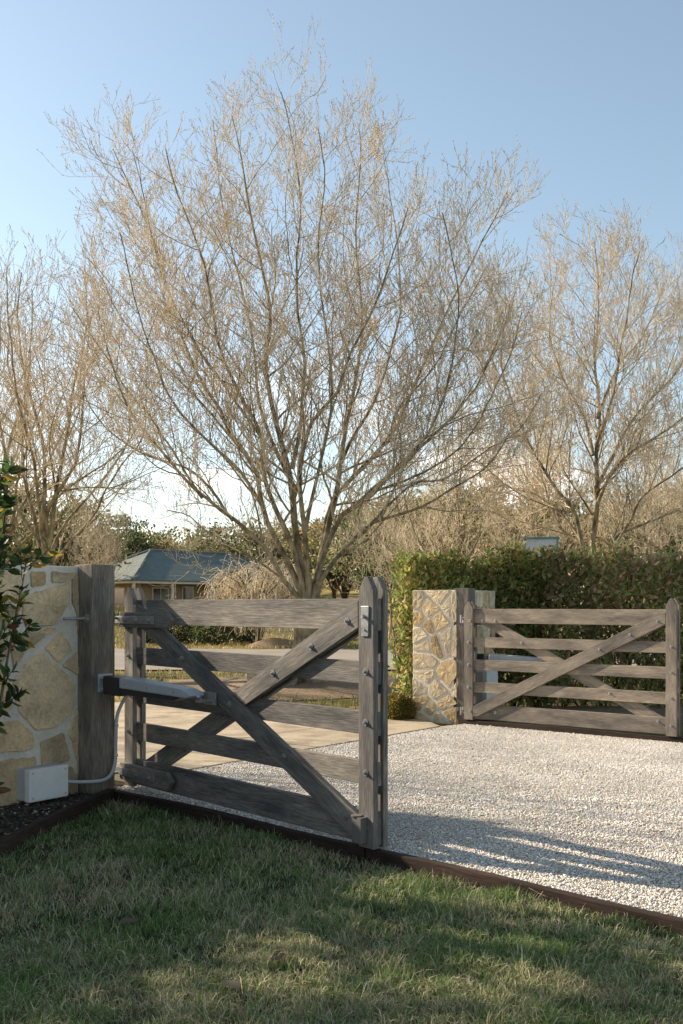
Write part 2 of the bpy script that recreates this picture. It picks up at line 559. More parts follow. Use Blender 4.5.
# ------------------------------------------------------------------ stone walls
def clip_poly(poly, n, c):
    out = []
    for i in range(len(poly)):
        a, b = poly[i], poly[(i + 1) % len(poly)]
        da, db = np.dot(a, n) - c, np.dot(b, n) - c
        if da <= 0: out.append(a)
        if da * db < 0: out.append(a + (b - a) * da / (da - db))
    return out

def stone_face(bm, P, tf, rng, palette, cols, proud, bright=1.0):
    c = P.mean(0); nP = len(P)
    hgt = proud * rng.uniform(0.6, 1.3); tilt = rng.normal(0, 0.012, 2)
    ins = [min(0.004, 0.02 * np.linalg.norm(p - c)) for p in P]
    rings = []
    for k_, o in ((0.0, -0.004), (1.0, hgt * 0.75), (2.4, hgt)):
        rings.append([bm.verts.new(tf(*(p - (p - c) / max(np.linalg.norm(p - c), 1e-6) * i_ * k_), o + (float(np.dot(p - c, tilt)) if o > 0 else 0))) for p, i_ in zip(P, ins)])
    rings.append([bm.verts.new(tf(*(c + (p - c) * 0.5), hgt * rng.uniform(0.75, 1.3) + float(np.dot(p - c, tilt)) * 0.5)) for p in P])
    ctr = bm.verts.new(tf(c[0], c[1], hgt))
    base = np.array(palette[rng.integers(len(palette))]) * rng.uniform(0.82, 1.15) * bright
    fs = []
    for r0, r1 in zip(rings[:-1], rings[1:]):
        for k in range(nP):
            fs.append(bm.faces.new((r0[k], r0[(k + 1) % nP], r1[(k + 1) % nP], r1[k])))
    for k in range(nP):
        fs.append(bm.faces.new((rings[-1][k], rings[-1][(k + 1) % nP], ctr)))
    out = Vector(tf(0, 0, 1.0)) - Vector(tf(0, 0, 0.0))
    for f in fs:
        f.material_index = 1
        for v in f.verts: cols[v] = base
    fs[-1].normal_update()
    if fs[-1].normal.dot(out) < 0:
        bmesh.ops.reverse_faces(bm, faces=fs)

def roughen(poly, rng, cutmax=0.010, jit=0.003):
    P = []; m = len(poly)
    for k in range(m):
        a, b = poly[k], poly[(k + 1) % m]
        L = np.linalg.norm(b - a)
        if L < 0.012: continue
        cut = min(0.25 * L, cutmax)
        for t in np.linspace(cut / L, 1 - cut / L, max(2, int(L / 0.045) + 1)):
            P.append(a + (b - a) * t + rng.normal(0, jit, 2))
    return np.array(P)

def stones_on(bm, seeds, w, h, tf, joint, palette, rng, cols, weights=None, proud=0.016):
    """irregular stones, one to a seed, laid in the rectangle w x h; tf maps (u, z, out) to 3-D"""
    S = [np.array(s, dtype=float) for s in seeds]
    for i, s in enumerate(S):
        poly = [np.array(p, float) for p in ((-0.0, 0.0), (w, 0.0), (w, h), (0.0, h))]
        for j, q in enumerate(S):
            if i == j: continue
            n = q - s; L = np.linalg.norm(n)
            if L < 1e-6: continue
            n = n / L
            poly = clip_poly(poly, n, np.dot((s + q) / 2, n) - joint * rng.uniform(0.35, 0.62))
            if len(poly) < 3: break
        if len(poly) < 3: continue
        P = roughen(poly, rng)
        if len(P) < 4 or np.ptp(P[:, 0]) < 0.015 or np.ptp(P[:, 1]) < 0.015: continue
        stone_face(bm, P, tf, rng, palette, cols, proud)

def jitter_grid(w, h, nx, nz, rng, j=0.36):
    out = []
    for a in range(nx):
        for b in range(nz):
            out.append(((a + 0.5 + rng.uniform(-j, j) + (0.25 if b % 2 else -0.25)) * w / nx, (b + 0.5 + rng.uniform(-j, j)) * h / nz))
    return out

def finish_wall(name, bm, cols, parent):
    bm.verts.index_update()
    arr = np.full((len(bm.verts), 3), 0.3)
    for v, c in cols.items(): arr[v.index] = c
    bmesh.ops.recalc_face_normals(bm, faces=[f for f in bm.faces if f.material_index == 0])
    me = bpy.data.meshes.new(name); bm.to_mesh(me); bm.free()
    a = me.attributes.new('col', 'FLOAT_COLOR', 'POINT')
    c4 = np.ones((len(arr), 4), dtype=np.float32); c4[:, :3] = arr
    a.data.foreach_set('color', c4.ravel())
    return link(name, me, [M['mortar'], M['stone']], parent)

TAN = [(0.58, 0.435, 0.265), (0.52, 0.40, 0.25), (0.64, 0.495, 0.32), (0.46, 0.36, 0.23), (0.58, 0.42, 0.23)]
WARM = [(0.55, 0.42, 0.255), (0.61, 0.50, 0.345), (0.52, 0.40, 0.24), (0.65, 0.545, 0.39), (0.50, 0.365, 0.20)]

# near wall: its face runs from the gate post away to the left of the frame and towards the camera
LO = np.array([0.6, 0.8]); LF = np.array([0.8, -0.6])
WA = np.array([-1.835, 6.932])
def near_wall():
    rng = np.random.default_rng(11)
    root = thing('stone_wall', 'low wall of large tan crazy-paved stones in pale mortar, behind the white control box', 'wall', (WA[0], WA[1], -0.12), 0)
    bm = bmesh.new(); cols = {}
    Lw, Hw, Tk = 4.6, 1.68, 0.5
    def tf(u, z, o):       # u runs away from the post along -LO; o is out of the face
        p = -LO * u + LF * o
        return (p[0], p[1], z)
    mt = Matrix(((-LO[0], LF[0], 0, 0), (-LO[1], LF[1], 0, 0), (0, 0, 1, 0), (0, 0, 0, 1)))
    add_box(bm, (0, -Tk, 0), (Lw, 0, Hw), 0.006, mt)
    def uz(px, py):
        k = (px - CXP) / FPX
        t = (WA[0] - k * WA[1]) / (0.6 - 0.8 * k)
        d = WA[1] - 0.8 * t
        return (t, EYE + (HYP - py) / FPX * d + 0.12)
    # outlines of the stones as measured on the photograph, turned into wall coordinates
    shapes = [[(95,100),(140,98),(142,138),(97,146)], [(160,98),(238,103),(214,128),(160,132)], [(75,172),(214,136),(212,202),(167,262),(90,273),(70,230)],
              [(224,114),(243,108),(244,292),(236,222),(222,190)], [(35,292),(130,288),(141,300),(75,345),(42,402),(34,335)], [(190,285),(225,340),(180,380),(138,335)],
              [(130,345),(236,440),(227,530),(167,585),(110,587),(55,530),(38,440),(80,382)], [(192,388),(243,345),(245,420)], [(229,542),(245,518),(246,740),(240,690),(215,602)],
              [(-40,565),(58,562),(105,602),(100,650),(-40,664)], [(125,627),(195,600),(217,682),(131,712)], [(-45,690),(110,674),(117,800),(80,822),(-45,826)],
              [(134,726),(222,704),(238,735),(240,800),(136,800)], [(-45,300),(20,288),(26,345),(-5,402),(-45,404)], [(-45,418),(22,412),(40,522),(-10,546),(-45,546)],
              [(-45,96),(76,97),(72,160),(56,190),(-45,200)], [(-45,212),(52,206),(66,262),(20,276),(-45,286)], [(150,272),(172,276),(134,292),(120,286)]]
    for sh_ in shapes:
        poly = [np.array(uz(x / 3.105, 540 + y / 3.105)) for x, y in sh_]
        cen = sum(poly) / len(poly)
        poly = [cen + (q - cen) * (1 + 0.005 / max(np.linalg.norm(q - cen), 0.04)) for q in poly]
        poly = [np.array((max(0.004, q[0]), q[1])) for q in poly]
        stone_face(bm, roughen(poly, rng, 0.012), tf, rng, TAN, cols, 0.013)
    edge = uz(-15.5, 650)[0]
    stones_on(bm, [(u, z) for u, z in jitter_grid(Lw - edge, Hw, 11, 5, rng)], Lw - edge, Hw, lambda u, z, o: tf(u + edge, z, o), 0.031, TAN, rng, cols, proud=0.009)
    finish_wall('stonework', bm, cols, root)
near_wall()

# far wall end: stone end face, then a short wall behind the open gate
RO = np.array([0.533, 0.846]); RF = np.array([0.846, -0.533])
C2 = np.array([1.523, 11.95])
def far_wall():
    rng = np.random.default_rng(5)
    A = C2 - RF * 0.153                       # corner of wall front and end face
    root = thing('stone_wall', 'short sunlit wall end of honey coloured rubble stone beside the hedge and the far gate', 'wall', (A[0], A[1], -0.2), 0)
    bm = bmesh.new(); cols = {}
    Tk, Lw, Hw = 0.60, 1.1, 1.67
    mt = Matrix(((RO[0], -RF[0], 0, 0), (RO[1], -RF[1], 0, 0), (0, 0, 1, 0), (0, 0, 0, 1)))
    add_box(bm, (0, 0, 0), (Lw, Tk, Hw), 0.008, mt)
    stones_on(bm, jitter_grid(Tk, Hw, 3, 8, rng, 0.62), Tk, Hw, lambda u, z, o: (-RF[0] * u - RO[0] * o, -RF[1] * u - RO[1] * o, z), 0.036, WARM, rng, cols, proud=0.012)
    stones_on(bm, jitter_grid(Lw, Hw, 5, 8, rng), Lw, Hw, lambda u, z, o: (RO[0] * u + RF[0] * o, RO[1] * u + RF[1] * o, z), 0.026, WARM, rng, cols, proud=0.018)
    finish_wall('stonework', bm, cols, root)
far_wall()


# ------------------------------------------------------------------ posts
def gate_post(corner, along, face, z0, z1, label, rod_dir, hinge_z):
    """corner: the front corner beside the opening; the post runs .2 along `along` (away from the opening) and .2 back"""
    root = thing('gate_post', label, 'gate post', (corner[0], corner[1], z0), 0, 'square gate posts')
    mt = Matrix(((along[0], -face[0], 0, 0), (along[1], -face[1], 0, 0), (0, 0, 1, 0), (0, 0, 0, 1)))
    bm = bmesh.new(); add_box(bm, (0, 0, 0), (0.2, 0.2, z1 - z0), 0.007, mt)
    me = bm_mesh(bm, 'shaft'); set_grain(me, (0, 0, 1)); link('shaft', me, M['post_wood'], root)
    a3 = Vector((along[0], along[1], 0)); f3 = Vector((face[0], face[1], 0))
    for hz, tail in hinge_z:
        bm = bmesh.new()
        c = Vector((0, 0, hz - z0)) - f3 * 0.05
        if tail > 0:
            add_cyl(bm, c - a3 * 0.10, c + a3 * (0.2 + tail), 0.010, 10)
            p = c + a3 * 0.2
            add_cyl(bm, p, p + a3 * 0.006, 0.03, 14); add_cyl(bm, p + a3 * 0.006, p + a3 * 0.026, 0.018, 6)
        else:
            add_cyl(bm, c - a3 * 0.10, c + a3 * 0.05, 0.010, 10)
        add_cyl(bm, c - a3 * 0.006, c, 0.03, 14); add_cyl(bm, c - a3 * 0.026, c - a3 * 0.006, 0.018, 6)
        pin = c - a3 * 0.10
        add_cyl(bm, pin - Vector((0, 0, 0.045)), pin + Vector((0, 0, 0.05)), 0.012, 10)
        link('gudgeon_bolt', bm_mesh(bm, 'gudgeon_bolt'), M['steel'], root)
    return root
PL = np.array([-1.593, 7.0])
gate_post(PL, -LO, LF, -0.14, 1.575, 'square weathered post at the large-stone wall, with a bolt rod through it', None, [(1.20, 0.20), (0.10, 0)])
gate_post(C2, RO, RF, -0.22, 1.49, 'square weathered post against the sunlit wall end, carrying the far gate', None, [(1.12, 0.03), (0.02, 0)])


# ------------------------------------------------------------------ gates
def farm_gate(label, origin, u, z0, sign, wood_name, L=2.545):
    ang = math.atan2(u[1], u[0])
    root = thing('farm_gate', label, 'gate', (origin[0], origin[1], z0), ang, 'timber drive gates')
    T = 0.035
    def wy(a, b):
        a, b = a * sign, b * sign
        return (min(a, b), max(a, b))
    def plank(name, poly, w0, w1, axis, mat=wood_name):
        bm = bmesh.new(); lo, hi = wy(w0, w1); add_prism(bm, poly, lo, hi, 0.004)
        me = bm_mesh(bm, name); set_grain(me, axis)
        return link(name, me, M[mat], root)
    sw = 0.115
    def stile(x0, x1, top, w0, w1):
        m = (x0 + x1) / 2
        plank('stile', [(x0, 0.0), (x1, 0.0), (x1, top - 0.075), (m + 0.012, top), (m - 0.012, top), (x0, top - 0.075)], w0, w1, (0, 0, 1))
    for x0, x1 in ((0.0, sw), (L - sw, L)):
        top = 1.40 if x0 == 0 else 1.43
        stile(x0, x1, top, 0.0, T); stile(x0, x1, top, 2 * T + 0.002, 3 * T + 0.002)
    rails = [(0.012, 0.190), (0.325, 0.45), (0.59, 0.715), (0.86, 0.98), (1.145, 1.315)]
    for a, b in rails:
        plank('rail', [(0.012, a), (L - 0.012, a), (L - 0.012, b), (0.012, b)], T + 0.001, 2 * T + 0.001, (1, 0, 0))
    # braces: outside one full length, outside half meeting it, inside one full length
    hw = 0.058
    a0, a1 = np.array([sw + 0.004, 1.235]), np.array([L - sw - 0.004, 0.10])
    d = nrm(a1 - a0); n = np.array([-d[1], d[0]])
    def strip(p, q, n, ends):
        return [tuple(p - n * hw), tuple(q - n * hw), tuple(q + n * hw), tuple(p + n * hw)]
    plank('brace', [(a0[0], a0[1] - hw * 1.1), (a1[0] - 0.06, a1[1] - 0.055), (a1[0], a1[1] - 0.055), (a1[0], a1[1] + hw * 1.1), (a0[0] + 0.05, a0[1] + 0.045), (a0[0], a0[1] + 0.045)],
          0.0005, T - 0.0005, (d[0], 0, d[1]))
    b0, b1 = np.array([sw + 0.004, 0.10]), np.array([L - sw - 0.004, 1.225])
    e = nrm(b1 - b0); ne = np.array([-e[1], e[0]])
    full = lambda p, q: [(p[0], p[1] - 0.055), (p[0] + 0.06, p[1] - 0.055), (q[0], q[1] - hw * 1.1), (q[0], q[1] + 0.055), (q[0] - 0.06, q[1] + 0.055), (p[0], p[1] + hw * 1.1)]
    plank('brace', full(b0, b1), 2 * T + 0.0025, 3 * T + 0.0015, (e[0], 0, e[1]))
    # half brace starts on the upper edge of the outside brace
    def meet(off):                # line b + ne*off meets upper edge of brace a
        A = np.array([[e[0], -d[0]], [e[1], -d[1]]])
        rhs = (a0 + n * (hw + 0.012)) - (b0 + ne * off)
        s = np.linalg.solve(A, rhs)
        return b0 + ne * off + e * s[0]
    m_lo, m_hi = meet(-hw), meet(hw)
    plank('brace', [tuple(m_lo), (b1[0], b1[1] - hw * 1.1), (b1[0], b1[1] + 0.08), (b1[0] - 0.03, b1[1] + 0.068), tuple(m_hi)], 0.0005, T - 0.0005, (e[0], 0, e[1]))
    # bolts through the planks: domed head outside, washer and nut inside
    def bolt(x, z, w0=0.0, w1=3 * T + 0.002, parent=root):
        bm = bmesh.new()
        f = lambda w: (x, w * sign, z)
        add_cyl(bm, f(w0), f(w0 - 0.004), 0.019, 12)
        add_cyl(bm, f(w0 - 0.003), f(w0 - 0.014), 0.0115, 6)
        add_cyl(bm, f(w1 + 0.016), f(w0 - 0.021), 0.0055, 8)
        add_cyl(bm, f(w1), f(w1 + 0.003), 0.017, 12)
        add_cyl(bm, f(w1 + 0.002), f(w1 + 0.010), 0.010, 6)
        link('bolt', bm_mesh(bm, 'bolt'), M['steel'], parent)
    for a, b in rails[:-1]:
        bolt(L - sw / 2, (a + b) / 2 + 0.01)
    for a, b in rails[1:4]:
        bolt(sw / 2, (a + b) / 2)
    for s in (0.06, 0.34, 0.66):
        q = b1 + (np.array(m_hi + m_lo) / 2 - b1) * s
        bolt(q[0] - 0.02, q[1], 0.0, 3 * T + 0.002)
    for s in (0.27, 0.5, 0.73, 0.96):
        q = a0 + (a1 - a0) * s
        bolt(q[0], q[1], 0.0, 2 * T + 0.001)
    bolt(0.62, 0.40, T + 0.001, 2 * T + 0.001)
    # hinge straps: long timber-backed plates with an arrow end
    for z, hh in ((1.175, 0.052), (0.105, 0.058)):
        s = plank('hinge_board', [(-0.004, z - hh), (0.60, z - hh), (0.665, z), (0.60, z + hh), (-0.004, z + hh)], -0.036, -0.001, (1, 0, 0))
        bm = bmesh.new()
        lo, hi = wy(-0.044, -0.0365)
        add_prism(bm, [(-0.04, z - 0.026), (0.46, z - 0.026), (0.46, z + 0.026), (-0.04, z + 0.026)], lo, hi, 0.002)
        add_cyl(bm, (-0.055, 0.02 * sign, z - 0.03), (-0.055, 0.02 * sign, z + 0.03), 0.021, 14)
        lo, hi = wy(-0.042, 0.02)
        add_prism(bm, [(-0.062, z - 0.024), (-0.036, z - 0.024), (-0.036, z + 0.024), (-0.062, z + 0.024)], lo, hi)
        st = link('hinge_strap', bm_mesh(bm, 'hinge_strap'), M['steel'], s)
        for x in (0.08, 0.23, 0.40):
            bolt(x, z, -0.044, 3 * T + 0.002 if x < sw else 2 * T + 0.001, s)
    # latch plate near the top of the free stile, with a keeper hole
    bm = bmesh.new(); lo, hi = wy(-0.008, 0.0)
    add_prism(bm, [(L - 0.085, 1.115), (L - 0.035, 1.115), (L - 0.03, 1.275), (L - 0.09, 1.275)], lo, hi, 0.002)
    add_cyl(bm, (L - 0.06, -0.008 * sign, 1.22), (L - 0.06, -0.03 * sign, 1.22), 0.011, 6)
    add_cyl(bm, (L - 0.06, -0.008 * sign, 1.15), (L - 0.06, -0.016 * sign, 1.15), 0.007, 6)
    link('latch_plate', bm_mesh(bm, 'latch_plate'), M['steel'], root)
    bm = bmesh.new(); lo, hi = wy(-0.05, 0.0)
    add_prism(bm, [(L - 0.115, 0.03), (L - 0.045, 0.03), (L - 0.045, 0.165), (L - 0.115, 0.165)], lo, wy(-0.006, 0)[1], 0.002)
    add_cyl(bm, (L - 0.10, -0.028 * sign, 0.165), (L - 0.10, -0.028 * sign, 0.172), 0.03, 14)
    link('drop_bolt_plate', bm_mesh(bm, 'drop_bolt_plate'), M['shaded_gate_wood'], root)
    me = root.children[-1].data; set_grain(me, (0, 0, 1))
    return root

G1, UG1 = np.array([-1.545, 7.085]), nrm(np.array([1.715, -1.885]))
farm_gate('weathered five-rail timber gate standing open at the edge of the lawn, nearest gate', G1, UG1, 0.014, 1, 'shaded_gate_wood')
g2_in = np.array([1.46, 11.85])
farm_gate('weathered five-rail timber gate standing open in front of the hedge, farther gate', g2_in + W2 * 0.107, U2, -0.072, -1, 'unshaded_gate_wood')


# ------------------------------------------------------------------ gate openers, control boxes, conduit
def gate_opener(label, p_post, p_gate, z_post, z_gate, group):
    a = Vector((*p_post, z_post)); b = Vector((*p_gate, z_gate))
    d = b - a
    ang = math.atan2(d.y, d.x)
    root = thing('gate_opener', label, 'gate opener', a, ang, group)
    L = math.hypot(d.x, d.y); dz = d.z
    def lift(bm):
        for v in bm.verts: v.co.z += dz * v.co.x / L
    bm = bmesh.new()                                  # black body, tapering towards the gate
    add_prism(bm, [(0.0, -0.075), (0.80 * L, -0.058), (0.88 * L, -0.03), (0.88 * L, 0.004), (0.0, 0.004)], -0.052, 0.052, 0.008)
    lift(bm); link('motor_body', bm_mesh(bm, 'motor_body'), M['dark_plastic'], root)
    bm = bmesh.new()                                  # pale cover over the arm
    add_prism(bm, [(0.17, -0.028), (0.96 * L, -0.028), (1.0 * L, -0.012), (0.99 * L, 0.010), (0.9 * L, 0.024), (0.2, 0.05), (0.17, 0.04)], -0.06, 0.06, 0.011)
    lift(bm); cov = link('arm_cover', bm_mesh(bm, 'arm_cover', False), M['grey_cover'], root)
    for x in (0.24, 0.52 * L, 0.82 * L):
        bm = bmesh.new(); add_cyl(bm, (x, -0.058, 0.004 + dz * x / L), (x, -0.064, 0.004 + dz * x / L), 0.006, 10)
        link('screw', bm_mesh(bm, 'screw'), M['steel'], cov)
    bm = bmesh.new()
    add_box(bm, (-0.02, -0.062, -0.085), (0.17, 0.062, 0.042), 0.012); lift(bm)
    link('end_housing', bm_mesh(bm, 'end_housing'), M['dark_plastic'], root)
    bm = bmesh.new()
    add_box(bm, (-0.075, -0.045, -0.06), (-0.021, 0.045, -0.045), 0.002)
    add_box(bm, (-0.085, -0.06, -0.075), (-0.075, 0.06, 0.05), 0.002)
    add_cyl(bm, (-0.045, 0, -0.07), (-0.045, 0, 0.03), 0.013, 12); add_box(bm, (-0.075, -0.045, 0.015), (-0.021, 0.045, 0.028), 0.002)
    link('post_bracket', bm_mesh(bm, 'post_bracket'), M['grey_cover'], root)
    bm = bmesh.new()
    add_cyl(bm, (0.88 * L - 0.02, 0, -0.02 + dz), (L + 0.03, 0, -0.02 + dz), 0.013, 12)
    add_box(bm, (L + 0.0, -0.02, -0.05 + dz), (L + 0.05, 0.085, -0.035 + dz), 0.002)
    add_box(bm, (L - 0.03, 0.072, -0.07 + dz), (L + 0.09, 0.082, 0.01 + dz), 0.002)
    link('gate_bracket', bm_mesh(bm, 'gate_bracket'), M['steel'], root)
    return root
front_left = PL - LO * 0.10
p0 = front_left + LF * 0.085
pg = G1 + UG1 * 1.06 - np.array([UG1[1] * -1, UG1[0]]) * 0.095
gate_opener('swing gate opener with pale grey cover on black body across the near gate', p0, pg, 0.765, 0.735, 'swing gate openers')
r0 = C2 + RO * 0.10 + RF * 0.09
pg2 = g2_in + W2 * 0.21 + U2 * 1.02
gate_opener('swing gate opener with pale cover seen behind the rails of the far gate', r0, pg2, 0.66, 0.655, 'swing gate openers')

def control_box(label, p, along, face, z, w, h, dp, pipe):
    root = thing('control_box', label, 'control box', (p[0], p[1], z), 0, 'gate control boxes')
    mt = Matrix(((along[0], face[0], 0, 0), (along[1], face[1], 0, 0), (0, 0, 1, 0), (0, 0, 0, 1)))
    bm = bmesh.new(); add_box(bm, (0, 0.0, 0), (w, dp * 0.62, h), 0.006, mt)
    link('back_case', bm_mesh(bm, 'back_case'), M['conduit'], root)
    bm = bmesh.new(); add_box(bm, (-0.004, dp * 0.625, -0.004), (w + 0.004, dp, h + 0.004), 0.008, mt)
    lid = link('lid', bm_mesh(bm, 'lid'), M['box_white'], root)
    for x in (0.022, w - 0.022):
        for q in (0.022, h - 0.022):
            bm = bmesh.new(); add_cyl(bm, (x, dp - 0.002, q), (x, dp + 0.003, q), 0.007, 10)
            bmesh.ops.transform(bm, matrix=mt, verts=bm.verts)
            link('screw', bm_mesh(bm, 'screw'), M['conduit'], lid)
    if pipe is not None:
        P = smooth_path([np.array(q) - np.array((p[0], p[1], z)) for q in pipe], 60)
        con = link('conduit', tube_mesh('conduit', P, 0.0125, 10), M['conduit'], root)
        for i in (30, 42):
            bm = bmesh.new(); add_cyl(bm, P[i], P[i] + (P[i + 1] - P[i]) * 0.9, 0.0175, 12)
            link('saddle_clip', bm_mesh(bm, 'saddle_clip'), M['steel'], con)
        bm = bmesh.new()
        for i in (0, 1):
            add_cyl(bm, P[i], P[i + 1], 0.02, 12)
        link('conduit_gland', bm_mesh(bm, 'conduit_gland'), M['dark_plastic'], root)
    return root
# near box: right-hand edge sits just short of the post
bx = WA - LO * 0.20
def P3(px, py, d): return tuple(at(px, py, d))
box_r = bx + LF * 0.075
pipe = [(*(bx + LF * 0.08 + LO * 0.0), 0.115), (*(bx + LF * 0.12 + LO * 0.06), 0.095), (*(PL - LO * 0.12 + LF * 0.03), 0.085), (*(PL - LO * 0.03 + LF * 0.03), 0.17),
        (*(PL - LO * 0.012 + LF * 0.022), 0.34), (*(PL + LO * 0.0 + LF * 0.025), 0.52), (*(PL + LO * 0.05 + LF * 0.06), 0.66), (*(p0 + LO * 0.14 + LF * 0.0), 0.70)]
control_box('pale grey control box with conduit at the foot of the large-stone wall', bx, -LO, LF, 0.015, 0.30, 0.205, 0.15, pipe)
bxr = C2 - RF * 0.15 + RO * 0.50
pipe2 = [(*(bxr + RF * 0.08), 0.22), (*(bxr + RF * 0.10 - RO * 0.12), 0.24), (*(C2 + RO * 0.16 + RF * 0.02), 0.38), (*(C2 + RO * 0.12 + RF * 0.05), 0.50), (*(r0 + RO * 0.04), 0.60)]
control_box('pale grey control box with conduit on the shaded wall behind the far gate', bxr, RO, RF, 0.0, 0.34, 0.46, 0.17, pipe2)
# saddle clips on the near post belong to the post; small weeds and soil come later


# ------------------------------------------------------------------ timber edging
def sleeper(label, p, q, ztop, h, th, group='timber edging boards', zf=None):
    p, q = np.array(p), np.array(q)
    d = nrm(q - p); ang = math.atan2(d[1], d[0]); L = np.linalg.norm(q - p)
    o_ = None
    bm = bmesh.new(); add_box(bm, (0.003, -th, -h), (L - 0.003, 0, 0), 0.006)
    bmesh.ops.subdivide_edges(bm, edges=[e for e in bm.edges if e.calc_length() > L * 0.8], cuts=8, use_grid_fill=True)
    me = bm_mesh(bm, 'edging_board'); set_grain(me, (1, 0, 0))
    for v in me.vertices: v.co.z += 0.006 * math.sin(3 * v.co.x + p[0]); v.co.y += 0.005 * math.sin(2.1 * v.co.x + p[1])
    o_ = link('edging_board', me, M['sleeper'])
    o_.location = (p[0], p[1], ztop); o_.rotation_euler = (0, 0, ang)
    return tag(o_, label, 'edging', group)
k1 = E0 + ED * 2.42; k2 = E0 + ED * 4.82; k3 = E0 + ED * 7.2
sleeper('dark timber edging board between gravel and lawn, running under the near gate', E0, k1, 0.012, 0.2, 0.05)
sleeper('dark timber edging board between gravel and lawn, past the near gate free end', k1 + ED * 0.004, k2, 0.004, 0.2, 0.05)
sleeper('dark timber edging board between gravel and lawn, past the frame edge', k2, k3, 0.008, 0.2, 0.05)
bl0, bl1, bl2 = E0 + np.array([-0.02, -0.06]), np.array([-1.95, 4.9]), np.array([-2.5, 2.6])
sleeper('dark timber edging board between lawn and soil bed below the wall, meeting the drive edging', bl1, bl0, 0.025, 0.2, 0.05)
sleeper('dark timber edging board of the soil bed, under the leafy shrub', bl2, bl1, 0.018, 0.2, 0.05)
s0 = E2 - U2 * 0.0 - W2 * 0.03
sleeper('red-brown timber edging board lying under the far gate', s0 + U2 * 2.7, s0, -0.075, 0.16, 0.05)
sleeper('red-brown timber edging board beyond the free end of the far gate', s0 + U2 * 5.4, s0 + U2 * 2.7, -0.08, 0.16, 0.05)
bed_poly = [tuple(bl0 + np.array([-0.035, 0.0])), tuple(bl1 + np.array([-0.05, 0])), tuple(bl2 + np.array([-0.05, 0])), (-4.7, 3.2), (-1.85, 6.9), (-1.60, 7.2)]
kind(sheet('garden_bed_soil', bed_poly, M['dark_mulch'], lambda x, y: -0.012, 0.1), 'structure')


# ------------------------------------------------------------------ loose stuff: gravel stones, lawn, mulch chips
def inside(poly, x, y):
    r = np.zeros(len(x), dtype=bool); n = len(poly)
    for i in range(n):
        x0, y0 = poly[i]; x1, y1 = poly[(i + 1) % n]
        c = ((y0 > y) != (y1 > y)) & (x < (x1 - x0) * (y - y0) / (y1 - y0 + 1e-12) + x0)
        r ^= c
    return r

def stones(name, P, size, cols, mat, flat_=0.65):
    n = len(P)
    base = np.array([(1, 0, 0), (-1, 0, 0), (0, 1, 0), (0, -1, 0), (0, 0, 1), (0, 0, -1)], dtype=float)
    fc = np.array([(0, 2, 4), (2, 1, 4), (1, 3, 4), (3, 0, 4), (2, 0, 5), (1, 2, 5), (3, 1, 5), (0, 3, 5)])
    V = base[None] * (1 + RNG.uniform(-0.35, 0.35, (n, 6, 3))) + RNG.normal(0, 0.22, (n, 6, 3))
    a = RNG.uniform(0, 6.28, n); c, s = np.cos(a), np.sin(a)
    x = V[..., 0] * c[:, None] - V[..., 1] * s[:, None]; y = V[..., 0] * s[:, None] + V[..., 1] * c[:, None]
    b = RNG.uniform(-0.7, 0.7, n); cb, sb = np.cos(b), np.sin(b)
    z = V[..., 2] * flat_
    x2 = x * cb[:, None] - z * sb[:, None]; z2 = x * sb[:, None] + z * cb[:, None]
    V = np.stack([x2, y, z2], -1) * size[:, None, None] + P[:, None, :]
    F = (fc[None] + (np.arange(n) * 6)[:, None, None]).reshape(-1, 3)
    return link(name, np_mesh(name, V.reshape(-1, 3), F, np.repeat(cols, 6, 0)), mat)

def vnoise(x, y, s, seed):
    r = np.random.default_rng(seed); g = r.random((64, 64))
    u, v = (x * s) % 64, (y * s) % 64
    i, j = u.astype(int), v.astype(int); fu, fv = u - i, v - j
    fu, fv = fu * fu * (3 - 2 * fu), fv * fv * (3 - 2 * fv)
    i1, j1 = (i + 1) % 64, (j + 1) % 64
    return (g[i, j] * (1 - fu) + g[i1, j] * fu) * (1 - fv) + (g[i, j1] * (1 - fu) + g[i1, j1] * fu) * fv

def make_gravel():
    n = 150000
    x = RNG.uniform(-1.7, 5.0, n * 2); y = 1 / RNG.uniform(1 / 12.0, 1 / 3.6, n * 2)
    ok = inside(gravel_poly, x, y) & (np.abs(x) < 0.38 * y + 0.2)
    x, y = x[ok][:n], y[ok][:n]; n = len(x)
    s = RNG.uniform(0.003, 0.0072, n) * (1 + 0.6 * (RNG.random(n) < 0.06))
    P = np.stack([x, y, drive_z(x, y) + s * 0.25 - 0.002], -1)
    v = RNG.uniform(0.46, 0.88, n)[:, None] * np.array([1.0, 0.935, 0.84])
    v *= (0.62 + 0.34 * vnoise(x, y, 0.9, 41) + 0.30 * vnoise(x, y, 3.3, 42))[:, None]
    across = (x + 0.04) * 0.533 + (y - 9.5) * 0.846                       # wheel tracks run through the gateway
    track = np.exp(-((np.abs(across - 0.1) - 0.78) / 0.20) ** 2)
    v *= (1 - 0.16 * track * vnoise(x, y, 1.7, 44))[:, None]
    warm = RNG.random(n) < 0.18
    v[warm] *= np.array([0.95, 0.80, 0.62])
    dark = RNG.random(n) < 0.08
    v[dark] *= 0.5
    v[RNG.random(n) < 0.012] = (0.13, 0.085, 0.05)
    kind(stones('gravel', P, s, v, M['attr']), 'stuff')
make_gravel()

